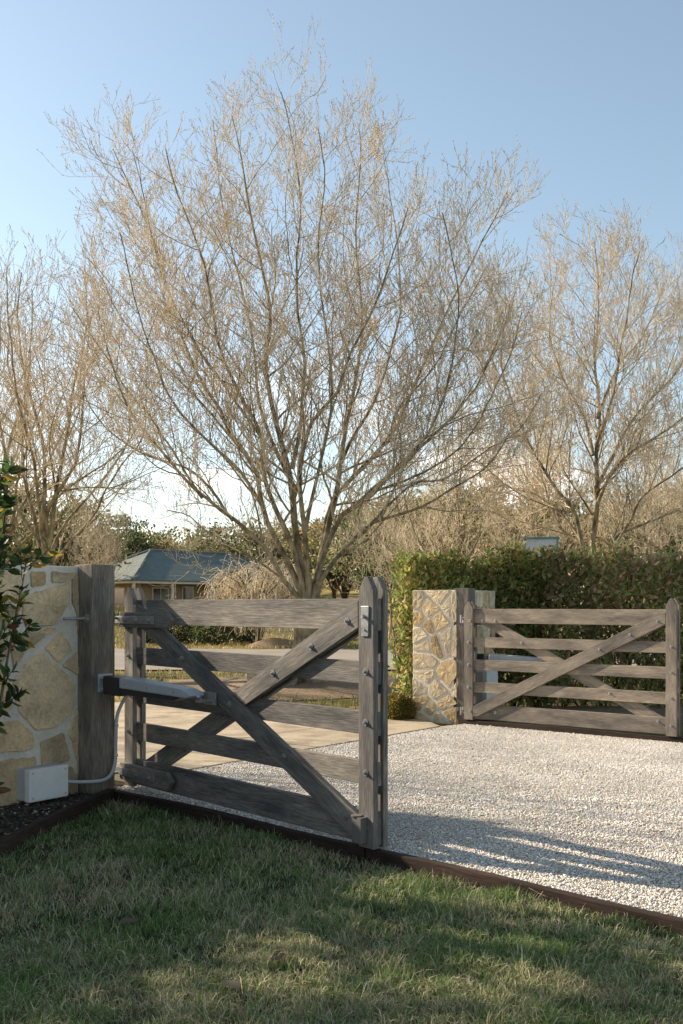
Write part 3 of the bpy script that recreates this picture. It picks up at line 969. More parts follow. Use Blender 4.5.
def make_chips():
    n = 5200
    x = RNG.uniform(-2.6, -1.5, n); y = RNG.uniform(4.2, 7.0, n)
    ok = inside(bed_poly, x, y); x, y = x[ok], y[ok]; n = len(x)
    s = RNG.uniform(0.006, 0.02, n)
    c = RNG.uniform(0.02, 0.13, n)[:, None] * np.array([1.0, 0.8, 0.62])
    c[RNG.random(n) < 0.05] = (0.38, 0.33, 0.27)
    kind(stones('mulch_chips', np.stack([x, y, np.full(n, -0.008)], -1), s, c, M['attr'], 0.4), 'stuff')
make_chips()

def blades(name, x, y, z, h, wd, lean, cols, mat):
    n = len(x)
    a = RNG.uniform(0, 6.283, n); b = RNG.uniform(0, 6.283, n)
    side = np.stack([np.cos(a), np.sin(a), np.zeros(n)], -1) * (wd * 0.5)[:, None]
    ln = np.stack([np.cos(b), np.sin(b), np.zeros(n)], -1) * (lean * h)[:, None]
    B = np.stack([x, y, z], -1)
    up = np.zeros((n, 3)); up[:, 2] = h
    mid = B + up * 0.6 + ln * 0.35
    tip = B + up * np.sqrt(np.maximum(1 - 0.5 * lean ** 2, 0.12))[:, None] + ln
    V = np.stack([B - side, B + side, mid + side * 0.8, mid - side * 0.8, tip], 1).reshape(-1, 3)
    k = np.arange(n) * 5
    F4 = np.stack([k, k + 1, k + 2, k + 3], -1); F3 = np.stack([k + 3, k + 2, k + 4], -1)
    return link(name, np_mesh(name, V, [F4, F3], np.repeat(cols, 5, 0)), mat)

lawn_poly = [(bl0[0] + 0.045, bl0[1]), tuple(E0 - EN * 0.052 + ED * 0.02), tuple(E0 + ED * 9 - EN * 0.052), (5.0, -1.0), (-2.2, -1.0), (-2.3, 2.6), (bl1[0] + 0.04, bl1[1])]
def make_lawn():
    n = 420000
    y = 1 / RNG.uniform(1 / 7.2, 1 / 2.5, n); x = RNG.uniform(-0.40, 0.40, n) * (y + 0.5)
    ok = inside(lawn_poly, x, y)
    x, y = x[ok], y[ok]
    dens = 0.25 + 0.75 * vnoise(x, y, 5.5, 2) + 0.6 * (vnoise(x, y, 17, 3) - 0.5)
    ok = RNG.random(len(x)) < dens
    x, y = x[ok], y[ok]; n = len(x)
    cl = vnoise(x, y, 4.2, 8)
    h = (0.020 + 0.036 * RNG.random(n) ** 1.3) * (0.6 + 0.85 * cl)
    lean = RNG.uniform(0.2, 1.25, n)
    wd = RNG.uniform(0.0022, 0.0042, n)
    dry = np.clip(vnoise(x, y, 2.6, 4) * 0.7 + 0.35 * vnoise(x, y, 9, 6) - 0.19, 0, 1)
    isdry = RNG.random(n) < dry * 1.0
    wisp = RNG.random(n) < 0.05
    isdry |= wisp; h[wisp] *= 1.35; lean[wisp] = RNG.uniform(0.8, 1.5, int(wisp.sum()))
    tuft = vnoise(x, y, 21, 31); h *= 0.55 + 0.95 * tuft
    g = RNG.random(n)[:, None]
    col = np.array([0.090, 0.155, 0.042]) * (1 - g) + np.array([0.21, 0.30, 0.09]) * g
    straw = np.array([0.50, 0.43, 0.27]) * (0.5 + 0.8 * RNG.random(n)[:, None])
    col[isdry] = straw[isdry]
    kind(blades('lawn_grass', x, y, ground_z(x, y) - 0.004, h, wd, lean, col, M['blade']), 'stuff')
make_lawn()

def make_verge():
    """dry grass on the verges beyond the drive"""
    n = 60000
    y = RNG.uniform(9, 60, n); x = RNG.uniform(-0.40, 0.40, n) * (y + 2)
    ok = ~inside(apron_poly, x, y) & ~inside(gravel_poly, x, y) & ~((y > 21.2 + 0.0021 * x * x) & (y < 32 + 0.0021 * x * x)) & ~(((x + 0.3) / 3.0) ** 2 + ((y - 17.6) / 2.2) ** 2 < 1) & ~((x > 0.8) & (y < 12.6))
    x, y = x[ok], y[ok]; n = len(x)
    h = RNG.uniform(0.05, 0.13, n) * (0.8 + y / 60)
    g = np.clip(vnoise(x, y, 0.35, 12) * 1.6 - 0.05, 0, 1)[:, None] * RNG.uniform(0.6, 1.2, n)[:, None]
    col = np.array([0.13, 0.14, 0.045]) * (1 - g) + np.array([0.42, 0.33, 0.15]) * g
    kind(blades('verge_grass', x, y, ground_z(x, y) - 0.01, h, 0.006 + 0.0009 * y, RNG.uniform(0.2, 1.0, n), col, M['blade']), 'stuff')
make_verge()


# ------------------------------------------------------------------ leaves
def leaf_geo(P, D, L, W, cols, fold=0.25):
    """rhombic folded leaves: base P, direction D"""
    n = len(P)
    D = nrm(D)
    S = nrm(np.cross(D, RNG.normal(0, 1, (n, 3)))); N = np.cross(S, D)
    mid = P + D * (L * 0.48)[:, None]
    up = N * (W * fold)[:, None]
    V = np.stack([P, mid + S * (W * 0.5)[:, None] + up, P + D * L[:, None] - N * (L * 0.12)[:, None], mid - S * (W * 0.5)[:, None] + up], 1).reshape(-1, 3)
    k = np.arange(n) * 4
    F = np.concatenate([np.stack([k, k + 1, k + 2], -1), np.stack([k, k + 2, k + 3], -1)])
    return V, F, np.repeat(cols, 4, 0)

def mixcol(n, palette, spread=0.25):
    pal = np.array(palette)
    c = pal[RNG.integers(len(pal), size=n)]
    return np.clip(c * (1 + RNG.uniform(-spread, spread, (n, 1))), 0, 1)


# ------------------------------------------------------------------ bare trees
def sample_poly(P, t):
    """P (n,k,3), t (n,m) in 0..1 -> points and tangents (n,m,3)"""
    n, k, _ = P.shape
    f = np.clip(t, 0, 0.9999) * (k - 1)
    i = f.astype(int); w = (f - i)[..., None]
    r = np.arange(n)[:, None]
    a, b = P[r, i], P[r, i + 1]
    return a + (b - a) * w, nrm(b - a)

def shoots(P0, D0, L, k, rng, up=0.2, wig=0.10, droop=0.0):
    """grow polylines with k points from P0 in direction D0"""
    n = len(P0)
    P = np.zeros((n, k, 3)); P[:, 0] = P0
    d = nrm(D0)
    st = (L / (k - 1))[:, None]
    for i in range(1, k):
        d = nrm(d + rng.normal(0, wig, (n, 3)) + np.array([0, 0, up - droop * i]))
        P[:, i] = P[:, i - 1] + d * st
    return P

def offshoots(P, R, per_m, t0, t1, ang, length_fn, k, rng, up, wig, rfac, rend, upbias=0.25, maxn=40):
    """children along every polyline of P"""
    n = len(P)
    L = np.linalg.norm(np.diff(P, axis=1), axis=2).sum(1)
    cnt = np.clip((L * (t1 - t0) * per_m + rng.random(n)).astype(int), 1, maxn)
    m = cnt.max()
    t = t0 + (t1 - t0) * ((np.arange(m)[None] + rng.uniform(0.1, 0.9, (n, m))) / cnt[:, None])
    ok = np.arange(m)[None] < cnt[:, None]
    pts, tan = sample_poly(P, t)
    Lp = np.broadcast_to(L[:, None], t.shape)[ok]
    tt = t[ok]; p = pts[ok]; d0 = tan[ok]
    rr = np.take_along_axis(R, np.clip((t * (P.shape[1] - 1)).astype(int), 0, P.shape[1] - 1), 1)[ok]
    c = len(p)
    perp = nrm(np.cross(d0, rng.normal(0, 1, (c, 3))))
    a = rng.uniform(ang[0], ang[1], c)[:, None]
    d = nrm(d0 * np.cos(a) + perp * np.sin(a) + np.array([0, 0, upbias]))
    ln = length_fn(tt, Lp, rng.random(c))
    Q = shoots(p, d, ln, k, rng, up, wig)
    r0 = np.minimum(rr * rfac, 0.012 + 0.012 * ln)
    RR = r0[:, None] + (rend - r0)[:, None] * np.linspace(0, 1, k)[None] ** 0.8
    return Q, np.maximum(RR, rend * 0.8)

def bare_tree_meshes(tag_, limbs, trunk, seed, dens=1.0, twigs=1.0, bud=1.0):
    """limbs: list of (polyline points (k,3), r0, r1), trunk: (points, radii).  Returns trunk mesh and crown mesh"""
    rng = np.random.default_rng(seed)
    K = 22
    P1 = np.stack([smooth_path(p, K) for p, _, _ in limbs])
    wob = rng.normal(0, 0.035, P1.shape).cumsum(1) * 0.35
    wob -= wob[:, :1]
    P1 = P1 + wob
    R1 = np.stack([0.78 * r0 + (0.8 * r1 - 0.78 * r0) * np.linspace(0, 1, K) ** 0.5 for _, r0, r1 in limbs])
    tp, tr = trunk
    tp = smooth_path(tp, 9)
    trr = np.interp(np.linspace(0, 1, 9), np.linspace(0, 1, len(tr)), tr)
    Vt, Ft = tubes(tp[None], trr[None], 14)
    Vt = Vt + 0.10 * trr.repeat(14)[:, None] * np.stack([np.sin(5 * np.tile(np.linspace(0, 6.28, 14, endpoint=False), 9))] * 3, -1) * np.array([1, 1, 0])
    V1, F1 = tubes(P1, R1, 7)
    # big side limbs, then laterals, twigs and twiglets
    P2, R2 = offshoots(P1, R1, 2.1 * dens, 0.20, 0.95, (0.5, 1.15), lambda t, L, q: (0.9 + 2.6 * (1 - t) * (0.5 + q)) * np.minimum(1, L / 7 + 0.15), 13, rng, 0.05, 0.12, 0.5, 0.004, 0.12)
    PA = np.concatenate([P1[:, :: 1]], 0)
    P3a, R3a = offshoots(P1, R1, 4.2 * dens, 0.24, 0.99, (0.55, 1.3), lambda t, L, q: 0.5 + 1.3 * q * (1.15 - t), 7, rng, 0.06, 0.14, 0.5, 0.0032, 0.15)
    P3b, R3b = offshoots(P2, R2, 6.0 * dens, 0.12, 0.99, (0.5, 1.2), lambda t, L, q: 0.35 + 1.0 * q * (1.1 - t), 7, rng, 0.06, 0.14, 0.6, 0.0032, 0.15)
    P3 = np.concatenate([P3a, P3b]); R3 = np.concatenate([R3a, R3b])
    P4, R4 = offshoots(P3, R3, 9.5 * twigs, 0.12, 1.0, (0.4, 0.95), lambda t, L, q: 0.16 + 0.42 * q, 4, rng, 0.12, 0.16, 0.7, 0.0034, 0.2)
    P5, R5 = offshoots(P4, R4, 9.0 * twigs, 0.2, 1.0, (0.35, 0.85), lambda t, L, q: 0.05 + 0.13 * q, 3, rng, 0.18, 0.12, 0.9, 0.0028, 0.3)
    V2, F2 = tubes(P2, R2, 5)
    V3, F3 = tubes(P3, R3, 4)
    V4, F4 = tubes(P4, R4, 3)
    V5, F5 = tubes(P5, R5, 3)
    ends = np.concatenate([P4[:, -1], P5[:, -1], P5[:, 1]])
    dirs = np.concatenate([P4[:, -1] - P4[:, -2], P5[:, -1] - P5[:, -2], P5[:, -1] - P5[:, 0]])
    keep = rng.random(len(ends)) < 0.95 * bud
    ends, dirs = ends[keep], nrm(dirs[keep])
    n = len(ends)
    L = rng.uniform(0.022, 0.055, n)
    BP = np.stack([ends, ends + dirs * (L * 0.5)[:, None], ends + dirs * L[:, None]], 1)
    BR = np.stack([np.full(n, 0.002), rng.uniform(0.005, 0.0105, n), np.full(n, 0.001)], 1)
    VB, FB = tubes(BP, BR, 3)
    V, F, Mi = join([(Vt, Ft), (V1, F1)])
    tm = np_mesh(tag_ + '_trunk', V, F, smooth=True); tm.materials.append(M['bark'])
    V, F, Mi = join([(V2, F2), (V3, F3), (V4, F4), (V5, F5), (VB, FB)])
    cm = np_mesh(tag_ + '_crown', V, F, smooth=True)
    cm.materials.append(M['bark']); cm.materials.append(M['twig']); cm.materials.append(M['bud'])
    idx = np.array([0, 1, 1, 1, 2], dtype=np.int32)[Mi]
    cm.polygons.foreach_set('material_index', idx)
    return tm, cm

def bare_tree(label, loc, tm, cm, scale=1.0, rz=0.0, group='bare winter trees'):
    r = thing('bare_tree', label, 'tree', loc, rz, group)
    r.scale = (scale,) * 3
    link('trunk', tm, None, r); link('crown', cm, None, r)
    return r

# the big tree: main limbs measured from the photograph, spread in depth
MT_D = 17.0
MT = np.array([(309 - CXP) / FPX * MT_D, MT_D, float(ground_z(-0.5, 17.0)) + 0.14])
def limb(pts, dep, r0, r1=0.012):
    a_, b_ = pts[-2], pts[-1]
    pts = [(309 + (pts[0][0] - 309) * 0.75, 618)] + list(pts[:-1]) + [((a_[0] * 0.45 + b_[0] * 0.55), (a_[1] * 0.45 + b_[1] * 0.55))]
    n = len(pts)
    out = []
    for i, (px, py) in enumerate(pts):
        q = max(0, i - 1) / (n - 2) + 0.012 * i
        d = MT_D + dep * q ** 1.1
        out.append(at(px, py, d) - MT)
    return (np.array(out), r0, r1)
main_limbs = [
    limb([(300, 592), (286, 584), (268, 551), (238, 521), (216, 505), (184, 479), (155, 446), (129, 414), (108, 373), (92, 320), (82, 262)], -1.3, 0.085),
    limb([(303, 592), (288, 560), (263, 511), (255, 467), (228, 426), (216, 397), (193, 361), (172, 300), (148, 215), (118, 150), (104, 112)], 1.2, 0.10),
    limb([(304, 590), (290, 540), (262, 470), (259, 427), (234, 380), (213, 330), (200, 250), (170, 170), (150, 96)], -0.6, 0.095),
    limb([(306, 590), (298, 540), (293, 470), (277, 400), (271, 345), (277, 300), (262, 220), (248, 140), (232, 66)], 0.6, 0.13),
    limb([(309, 590), (306, 548), (302, 469), (317, 412), (341, 385), (353, 345), (375, 300), (400, 230), (422, 160)], -1.4, 0.10),
    limb([(314, 588), (324, 540), (335, 488), (344, 421), (350, 391), (359, 315), (352, 220), (356, 140), (349, 84)], 1.3, 0.11),
    limb([(316, 588), (326, 530), (338, 490), (365, 463), (398, 424), (414, 391), (440, 330), (478, 250), (510, 190), (522, 158)], 1.6, 0.10),
    limb([(318, 590), (332, 563), (350, 542), (377, 518), (401, 509), (425, 502), (458, 482), (500, 452), (530, 400)], -1.0, 0.08),
    limb([(316, 588), (322, 550), (341, 509), (365, 494), (401, 457), (440, 424), (478, 380), (508, 320), (530, 262)], -0.3, 0.095),
    limb([(300, 592), (274, 569), (246, 552), (218, 538), (188, 512), (150, 500)], 0.7, 0.045),
]
def fork(parent, t, pts, dep, r0, r1=0.011):
    p0 = smooth_path(main_limbs[parent][0], 80)[int(t * 79)]
    out = [p0]
    for i, (px, py) in enumerate(pts):
        q = (i + 1) / len(pts)
        out.append(at(px, py, MT_D + p0[1] + dep * q) - MT)
    main_limbs.append((np.array(out), r0, r1))
fork(3, 0.30, [(300, 420), (304, 350), (296, 280), (300, 190), (290, 120), (276, 72)], -1.0, 0.060)
fork(3, 0.26, [(278, 450), (258, 390), (250, 320), (232, 250), (214, 170), (206, 100)], 2.0, 0.062)
fork(5, 0.30, [(348, 440), (372, 400), (394, 340), (404, 280), (394, 200), (384, 140)], 1.6, 0.058)
fork(1, 0.24, [(238, 462), (206, 432), (168, 396), (142, 340), (122, 270), (110, 215)], -2.0, 0.052)
fork(8, 0.28, [(388, 468), (420, 440), (450, 380), (462, 300), (454, 225), (446, 195)], -1.6, 0.052)
fork(4, 0.22, [(322, 440), (332, 390), (328, 320), (318, 240), (324, 160), (316, 105)], -1.6, 0.055)
fork(0, 0.35, [(196, 470), (150, 452), (116, 430), (92, 400), (70, 350)], 1.2, 0.040)
fork(7, 0.35, [(410, 478), (446, 470), (486, 440), (520, 420), (548, 380)], 0.8, 0.042)

fork(0, 0.45, [(150, 420), (118, 380), (84, 330), (62, 292)], -1.2, 0.036)
fork(1, 0.35, [(205, 400), (160, 350), (122, 310), (92, 250)], 0.6, 0.038)
fork(8, 0.40, [(440, 460), (480, 420), (512, 360), (534, 300)], -1.4, 0.038)
fork(7, 0.45, [(420, 440), (470, 410), (510, 400), (545, 388)], 1.6, 0.036)
fork(6, 0.40, [(400, 400), (440, 350), (470, 290), (500, 240)], -1.2, 0.040)
fork(2, 0.40, [(220, 370), (186, 320), (158, 260), (138, 190), (126, 130)], 1.4, 0.040)
mt_tm, mt_cm = bare_tree_meshes('main', main_limbs, ([(0, 0, -0.25), (0, 0, 0.1), (-0.01, 0, 0.6), (0.01, 0, 1.05), (0.02, 0, 1.42)], [0.42, 0.34, 0.29, 0.29, 0.16]), 21, 0.84, 0.92)
bare_tree('large bare multi-stemmed tree with pale budded twigs behind the near gate, tallest tree', tuple(MT), mt_tm, mt_cm, 0.965)

def random_limbs(h, spread, n, seed, fork=0.8, lean=(0, 0)):
    r = np.random.default_rng(seed)
    out = []
    for i in range(n):
        az = 2 * math.pi * (i + r.uniform(-0.3, 0.3)) / n
        q = (i % 3) / 2.0 * 0.75 + r.uniform(0.05, 0.3)            # 0 upright .. 1 wide
        H = h * (1 - 0.42 * q ** 1.5) * r.uniform(0.9, 1.02); W = spread * q * r.uniform(0.85, 1.1)
        c, s = math.cos(az), math.sin(az)
        z0 = fork * r.uniform(0.75, 1.0)
        pts = [(0.02 * c, 0.02 * s, z0)]
        for t, wv in ((0.18, 0.22), (0.38, 0.5), (0.6, 0.76), (0.8, 0.92), (1.0, 1.0)):
            pts.append((W * wv * c + r.normal(0, 0.12) + lean[0] * t * h, W * wv * s + r.normal(0, 0.12) + lean[1] * t * h, z0 + (H - z0) * t))
        out.append((np.array(pts), (0.055 + 0.05 * (1 - q)) * h / 9, 0.011))
    return out
def generic(tag_, h, spread, n, seed, fork, r, dens=0.9, twigs=0.9, lean=(0, 0)):
    return bare_tree_meshes(tag_, random_limbs(h, spread, n, seed, fork, lean), ([(0, 0, -0.3), (0, 0, 0.1), (0.02, 0.02, fork * 0.55), (0.03, 0, fork)], [r * 1.45, r * 1.15, r, r * 0.9]), seed + 100, dens, twigs)

# the tree over the hedge, measured limbs again
RT_D = 20.0
RT = np.array([(590 - CXP) / FPX * RT_D, RT_D, float(ground_z(5, 20))])
def limb_r(pts, dep, r0, r1=0.012):
    out = []
    for i, (px, py) in enumerate(pts):
        q = i / (len(pts) - 1)
        out.append(at(px, py, RT_D + dep * q) - RT)
    return (np.array(out), r0, r1)
right_limbs = [
    limb_r([(590, 590), (591, 548), (596, 488), (593, 438), (597, 399), (590, 345), (596, 280), (592, 214)], 0.3, 0.12),
    limb_r([(594, 520), (600, 485), (626, 444), (655, 426), (690, 400), (730, 360)], -1.0, 0.085),
    limb_r([(594, 480), (612, 450), (640, 402), (683, 358), (710, 300), (720, 260)], 0.9, 0.075),
    limb_r([(588, 575), (582, 548), (572, 497), (548, 468), (525, 430), (505, 385), (490, 330), (500, 270)], -0.8, 0.09),
    limb_r([(592, 585), (602, 548), (623, 521), (658, 506), (695, 490), (740, 478)], 0.8, 0.085),
    limb_r([(593, 585), (612, 545), (632, 510), (646, 483), (690, 450), (728, 420)], -1.6, 0.075),
    limb_r([(593, 440), (585, 400), (560, 350), (548, 300), (556, 236)], 1.2, 0.065),
    limb_r([(596, 430), (612, 380), (622, 320), (632, 260), (640, 218)], -1.3, 0.065),
    limb_r([(597, 400), (618, 350), (650, 310), (672, 256)], 1.4, 0.06),
    limb_r([(580, 530), (560, 500), (532, 480), (500, 470), (470, 440)], 1.5, 0.055),
    limb_r([(592, 580), (585, 540), (560, 520), (545, 480), (532, 420), (526, 350)], 2.0, 0.07),
]
rt_tm, rt_cm = bare_tree_meshes('right', right_limbs, ([(0, 0, -0.3), (0, 0, 0.2), (0, 0, 1.4), (0.02, 0, 2.2)], [0.30, 0.25, 0.22, 0.16]), 33, 1.05, 1.0)
bare_tree('bare spreading tree rising behind the hedge and the small green-framed sign', tuple(RT), rt_tm, rt_cm, 0.935)

lt_tm, lt_cm = generic('leftish', 8.4, 4.0, 10, 4, 2.6, 0.17, 0.66, 0.72)
mid_tm, mid_cm = generic('middle', 7.5, 3.4, 11, 9, 1.6, 0.15, 0.62, 0.65)
def place(label, px, d, tm, cm, scale, rz):
    x = (px - CXP) / FPX * d
    return bare_tree(label, (x, d, float(ground_z(x, d))), tm, cm, scale, rz)
place('bare tree with pale leaning trunk just behind the stone wall', 46, 19.0, lt_tm, lt_cm, 0.97, 0.4)
place('bare tree cut by the frame edge, beyond the leafy shrub', 2, 21.5, lt_tm, lt_cm, 1.06, 2.9)
place('slim bare tree between the big tree and the hedge, standing well back', 452, 29.0, mid_tm, mid_cm, 1.0, 1.0)
place('bare brown tree behind the small green-framed sign, far back', 530, 33.0, mid_tm, mid_cm, 1.05, 2.2)
place('bare brown tree far behind the spreading tree over the hedge', 655, 31.0, mid_tm, mid_cm, 1.05, 3.7)
place('low bare tree far behind the big tree, seen past its trunk', 392, 41.0, mid_tm, mid_cm, 0.85, 5.0)
place('bare tree far back above the low end of the house', 98, 47.0, mid_tm, mid_cm, 0.85, 0.3)
place('bare tree far back at the frame edge behind the hedge', 720, 26.0, lt_tm, lt_cm, 0.85, 4.4)
# outside the frame, between the sun and the drive: throws the streaky shade on the gravel
sp_tm, sp_cm = generic('sparse', 8.0, 3.6, 10, 17, 2.4, 0.14, 0.5, 0.3)
bare_tree('bare tree standing outside the frame beyond the stone wall', (-9.6, 11.0, float(ground_z(-9.6, 11.0))), sp_tm, sp_cm, 1.0, 1.9)


# ------------------------------------------------------------------ leafy trees and shrubs
def leafy_meshes(tag_, h, rx, rz_, trunk_h, nclump, per, leaf, palette, seed, flat_bottom=0.35, trunk_r=0.12, top_round=1.0):
    rng = np.random.default_rng(seed)
    c0 = np.array([0, 0, trunk_h + rz_])
    d = nrm(rng.normal(0, 1, (nclump, 3))); d[:, 2] = np.where(d[:, 2] < -flat_bottom, -flat_bottom * rng.random(nclump), d[:, 2])
    rad = rng.uniform(0.35, 1.0, nclump) ** 0.6
    lump = 1 + 0.22 * np.sin(3 * np.arctan2(d[:, 1], d[:, 0]) + seed) + 0.12 * np.sin(5 * d[:, 2] + seed)
    C = c0 + d * np.array([rx, rx, rz_]) * (rad * lump)[:, None]
    cs = rng.uniform(0.14, 0.30, nclump) * rx
    P = np.repeat(C, per, 0) + rng.normal(0, 1, (nclump * per, 3)) * np.repeat(cs, per)[:, None] * np.array([0.62, 0.62, 0.42])
    shade = np.repeat(rng.uniform(0.65, 1.25, nclump), per)[:, None]
    cols = np.clip(mixcol(len(P), palette) * shade, 0, 1)
    D = nrm(P - c0) + rng.normal(0, 0.8, P.shape)
    L = leaf * rng.uniform(0.6, 1.3, len(P))
    V, F, cc = leaf_geo(P, D, L, L * rng.uniform(0.35, 0.6, len(P)), cols)
    cm = np_mesh(tag_ + '_crown', V, F, cc); cm.materials.append(M['leaf'])
    pick = rng.choice(nclump, min(nclump, 26), replace=False)
    lim = np.stack([smooth_path([(0, 0, trunk_h * 0.8), tuple((C[i] * np.array([0.35, 0.35, 1]) + np.array([0, 0, trunk_h])) * np.array([1, 1, 0.55])), tuple(C[i])], 8) for i in pick])
    V1, F1 = tubes(lim, np.linspace(trunk_r * 0.5, trunk_r * 0.1, 8)[None].repeat(len(pick), 0), 5)
    Vt, Ft = tubes(np.array([[(0, 0, -0.2), (0, 0, trunk_h * 0.5), (0, 0, trunk_h)]]), np.array([[trunk_r * 1.3, trunk_r, trunk_r * 0.8]]), 9)
    V, F, _ = join([(Vt, Ft), (V1, F1)])
    tm = np_mesh(tag_ + '_trunk', V, F, smooth=True); tm.materials.append(M['dark_bark'])
    return tm, cm

def leafy(name, label, cat, x, y, tm, cm, scale=1.0, rz=0.0, group=None, zs=1.0, parts=('trunk', 'crown')):
    r = thing(name, label, cat, (x, y, float(ground_z(x, y))), rz, group)
    r.scale = (scale, scale, scale * zs)
    link(parts[0], tm, None, r); link(parts[1], cm, None, r)
    return r

OLIVE = [(0.16, 0.17, 0.065), (0.20, 0.20, 0.08), (0.26, 0.23, 0.105), (0.30, 0.24, 0.125), (0.12, 0.14, 0.06)]
GOLD = [(0.31, 0.26, 0.11), (0.38, 0.30, 0.145), (0.25, 0.225, 0.095), (0.34, 0.25, 0.135)]
DARK = [(0.050, 0.085, 0.032), (0.07, 0.11, 0.04), (0.095, 0.13, 0.045)]
ol = leafy_meshes('olive', 8, 3.2, 2.9, 2.0, 120, 42, 0.34, OLIVE, 1, trunk_r=0.2)
go = leafy_meshes('gold', 7, 3.0, 2.4, 1.6, 100, 42, 0.32, GOLD, 2, trunk_r=0.17)
dk = leafy_meshes('dark', 7, 2.4, 2.8, 1.2, 110, 44, 0.30, DARK, 3, trunk_r=0.18)
FAR = [  # px, depth, meshes, scale, z-scale, label
    (20, 62, ol, 1.15, 1.0), (62, 74, go, 1.2, 1.0), (66, 56, ol, 0.92, 0.95), (128, 86, dk, 1.1, 1.0), (108, 96, go, 1.5, 0.9),
    (152, 92, ol, 1.15, 0.9), (186, 88, go, 1.2, 0.9), (214, 95, dk, 1.25, 0.85), (238, 84, ol, 1.15, 0.9), (262, 98, go, 1.3, 0.9),
    (345, 80, dk, 1.05, 1.0), (368, 70, ol, 0.95, 0.95), (334, 105, go, 1.5, 1.0), (405, 92, ol, 1.35, 1.05), (378, 62, dk, 0.62, 1.0), (440, 75, go, 1.2, 1.0), (470, 98, ol, 1.7, 1.0),
    (508, 80, go, 1.25, 1.0), (560, 90, ol, 1.5, 1.0), (610, 78, go, 1.25, 1.0), (650, 95, ol, 1.6, 1.0), (695, 80, dk, 1.3, 1.0), (290, 110, ol, 1.4, 0.9), (-20, 85, go, 1.5, 1.0),
]
FAR_WORDS = [
    'olive leafy tree above the wall top beside the leafy shrub', 'golden leafy tree above the wall top, behind the leaning bare tree', 'low olive leafy tree above the wall top beside the gate post',
    'dark green leafy tree behind the pointed end of the house roof', 'pale golden tree behind the gate post, far back', 'olive tree behind the middle of the house roof',
    'golden tree behind the house roof ridge', 'dark green tree behind the far end of the house roof', 'olive tree behind the weeping brown bush', 'golden tree behind the big tree on its house side',
    'dark green tree seen beside the big trunk on the hedge side', 'olive tree between the big trunk and the hedge', 'tall golden tree far behind the big trunk', 'tall olive tree behind the near end of the hedge',
    'small dark green tree between the big trunk and the hedge', 'golden tree above the near end of the hedge', 'broad olive tree behind the hedge, left of the small green-framed sign',
    'golden tree directly behind the small green-framed sign', 'broad olive tree behind the spreading bare tree', 'golden tree behind the limbs of the spreading bare tree',
    'broad olive tree above the far end of the hedge', 'dark tree at the frame edge above the hedge', 'olive tree far behind the big trunk on its house side', 'golden tree at the frame edge, beyond the leafy shrub']
for i, ((px, d, ms, sc, zs), lab) in enumerate(zip(FAR, FAR_WORDS)):
    x = (px - CXP) / FPX * d
    leafy('leafy_tree', lab, 'tree', x, d, ms[0], ms[1], sc, i * 1.7, 'leafy trees beyond the house and hedge', zs)

def hill_forest():
    """the wooded hill: a mass nobody could count"""
    n = 900
    y = RNG.uniform(130, 340, n); x = RNG.uniform(-0.5, 0.5, n) * y * 1.1
    Vs, Fs, Cs, off = [], [], [], 0
    per = 46
    C = np.stack([x, y, ground_z(x, y) + 3.2], -1)
    P = np.repeat(C, per, 0) + RNG.normal(0, 1, (n * per, 3)) * np.array([1.9, 1.9, 1.7])
    pal = np.array(OLIVE + GOLD)
    cols = np.repeat(pal[RNG.integers(len(pal), size=n)], per, 0) * RNG.uniform(0.7, 1.25, (n * per, 1))
    D = RNG.normal(0, 1, P.shape)
    V, F, cc = leaf_geo(P, D, RNG.uniform(0.9, 1.9, len(P)), RNG.uniform(0.6, 1.0, len(P)), cols)
    kind(link('hill_forest', np_mesh('hill_forest', V, F, cc), M['leaf']), 'stuff')
hill_forest()

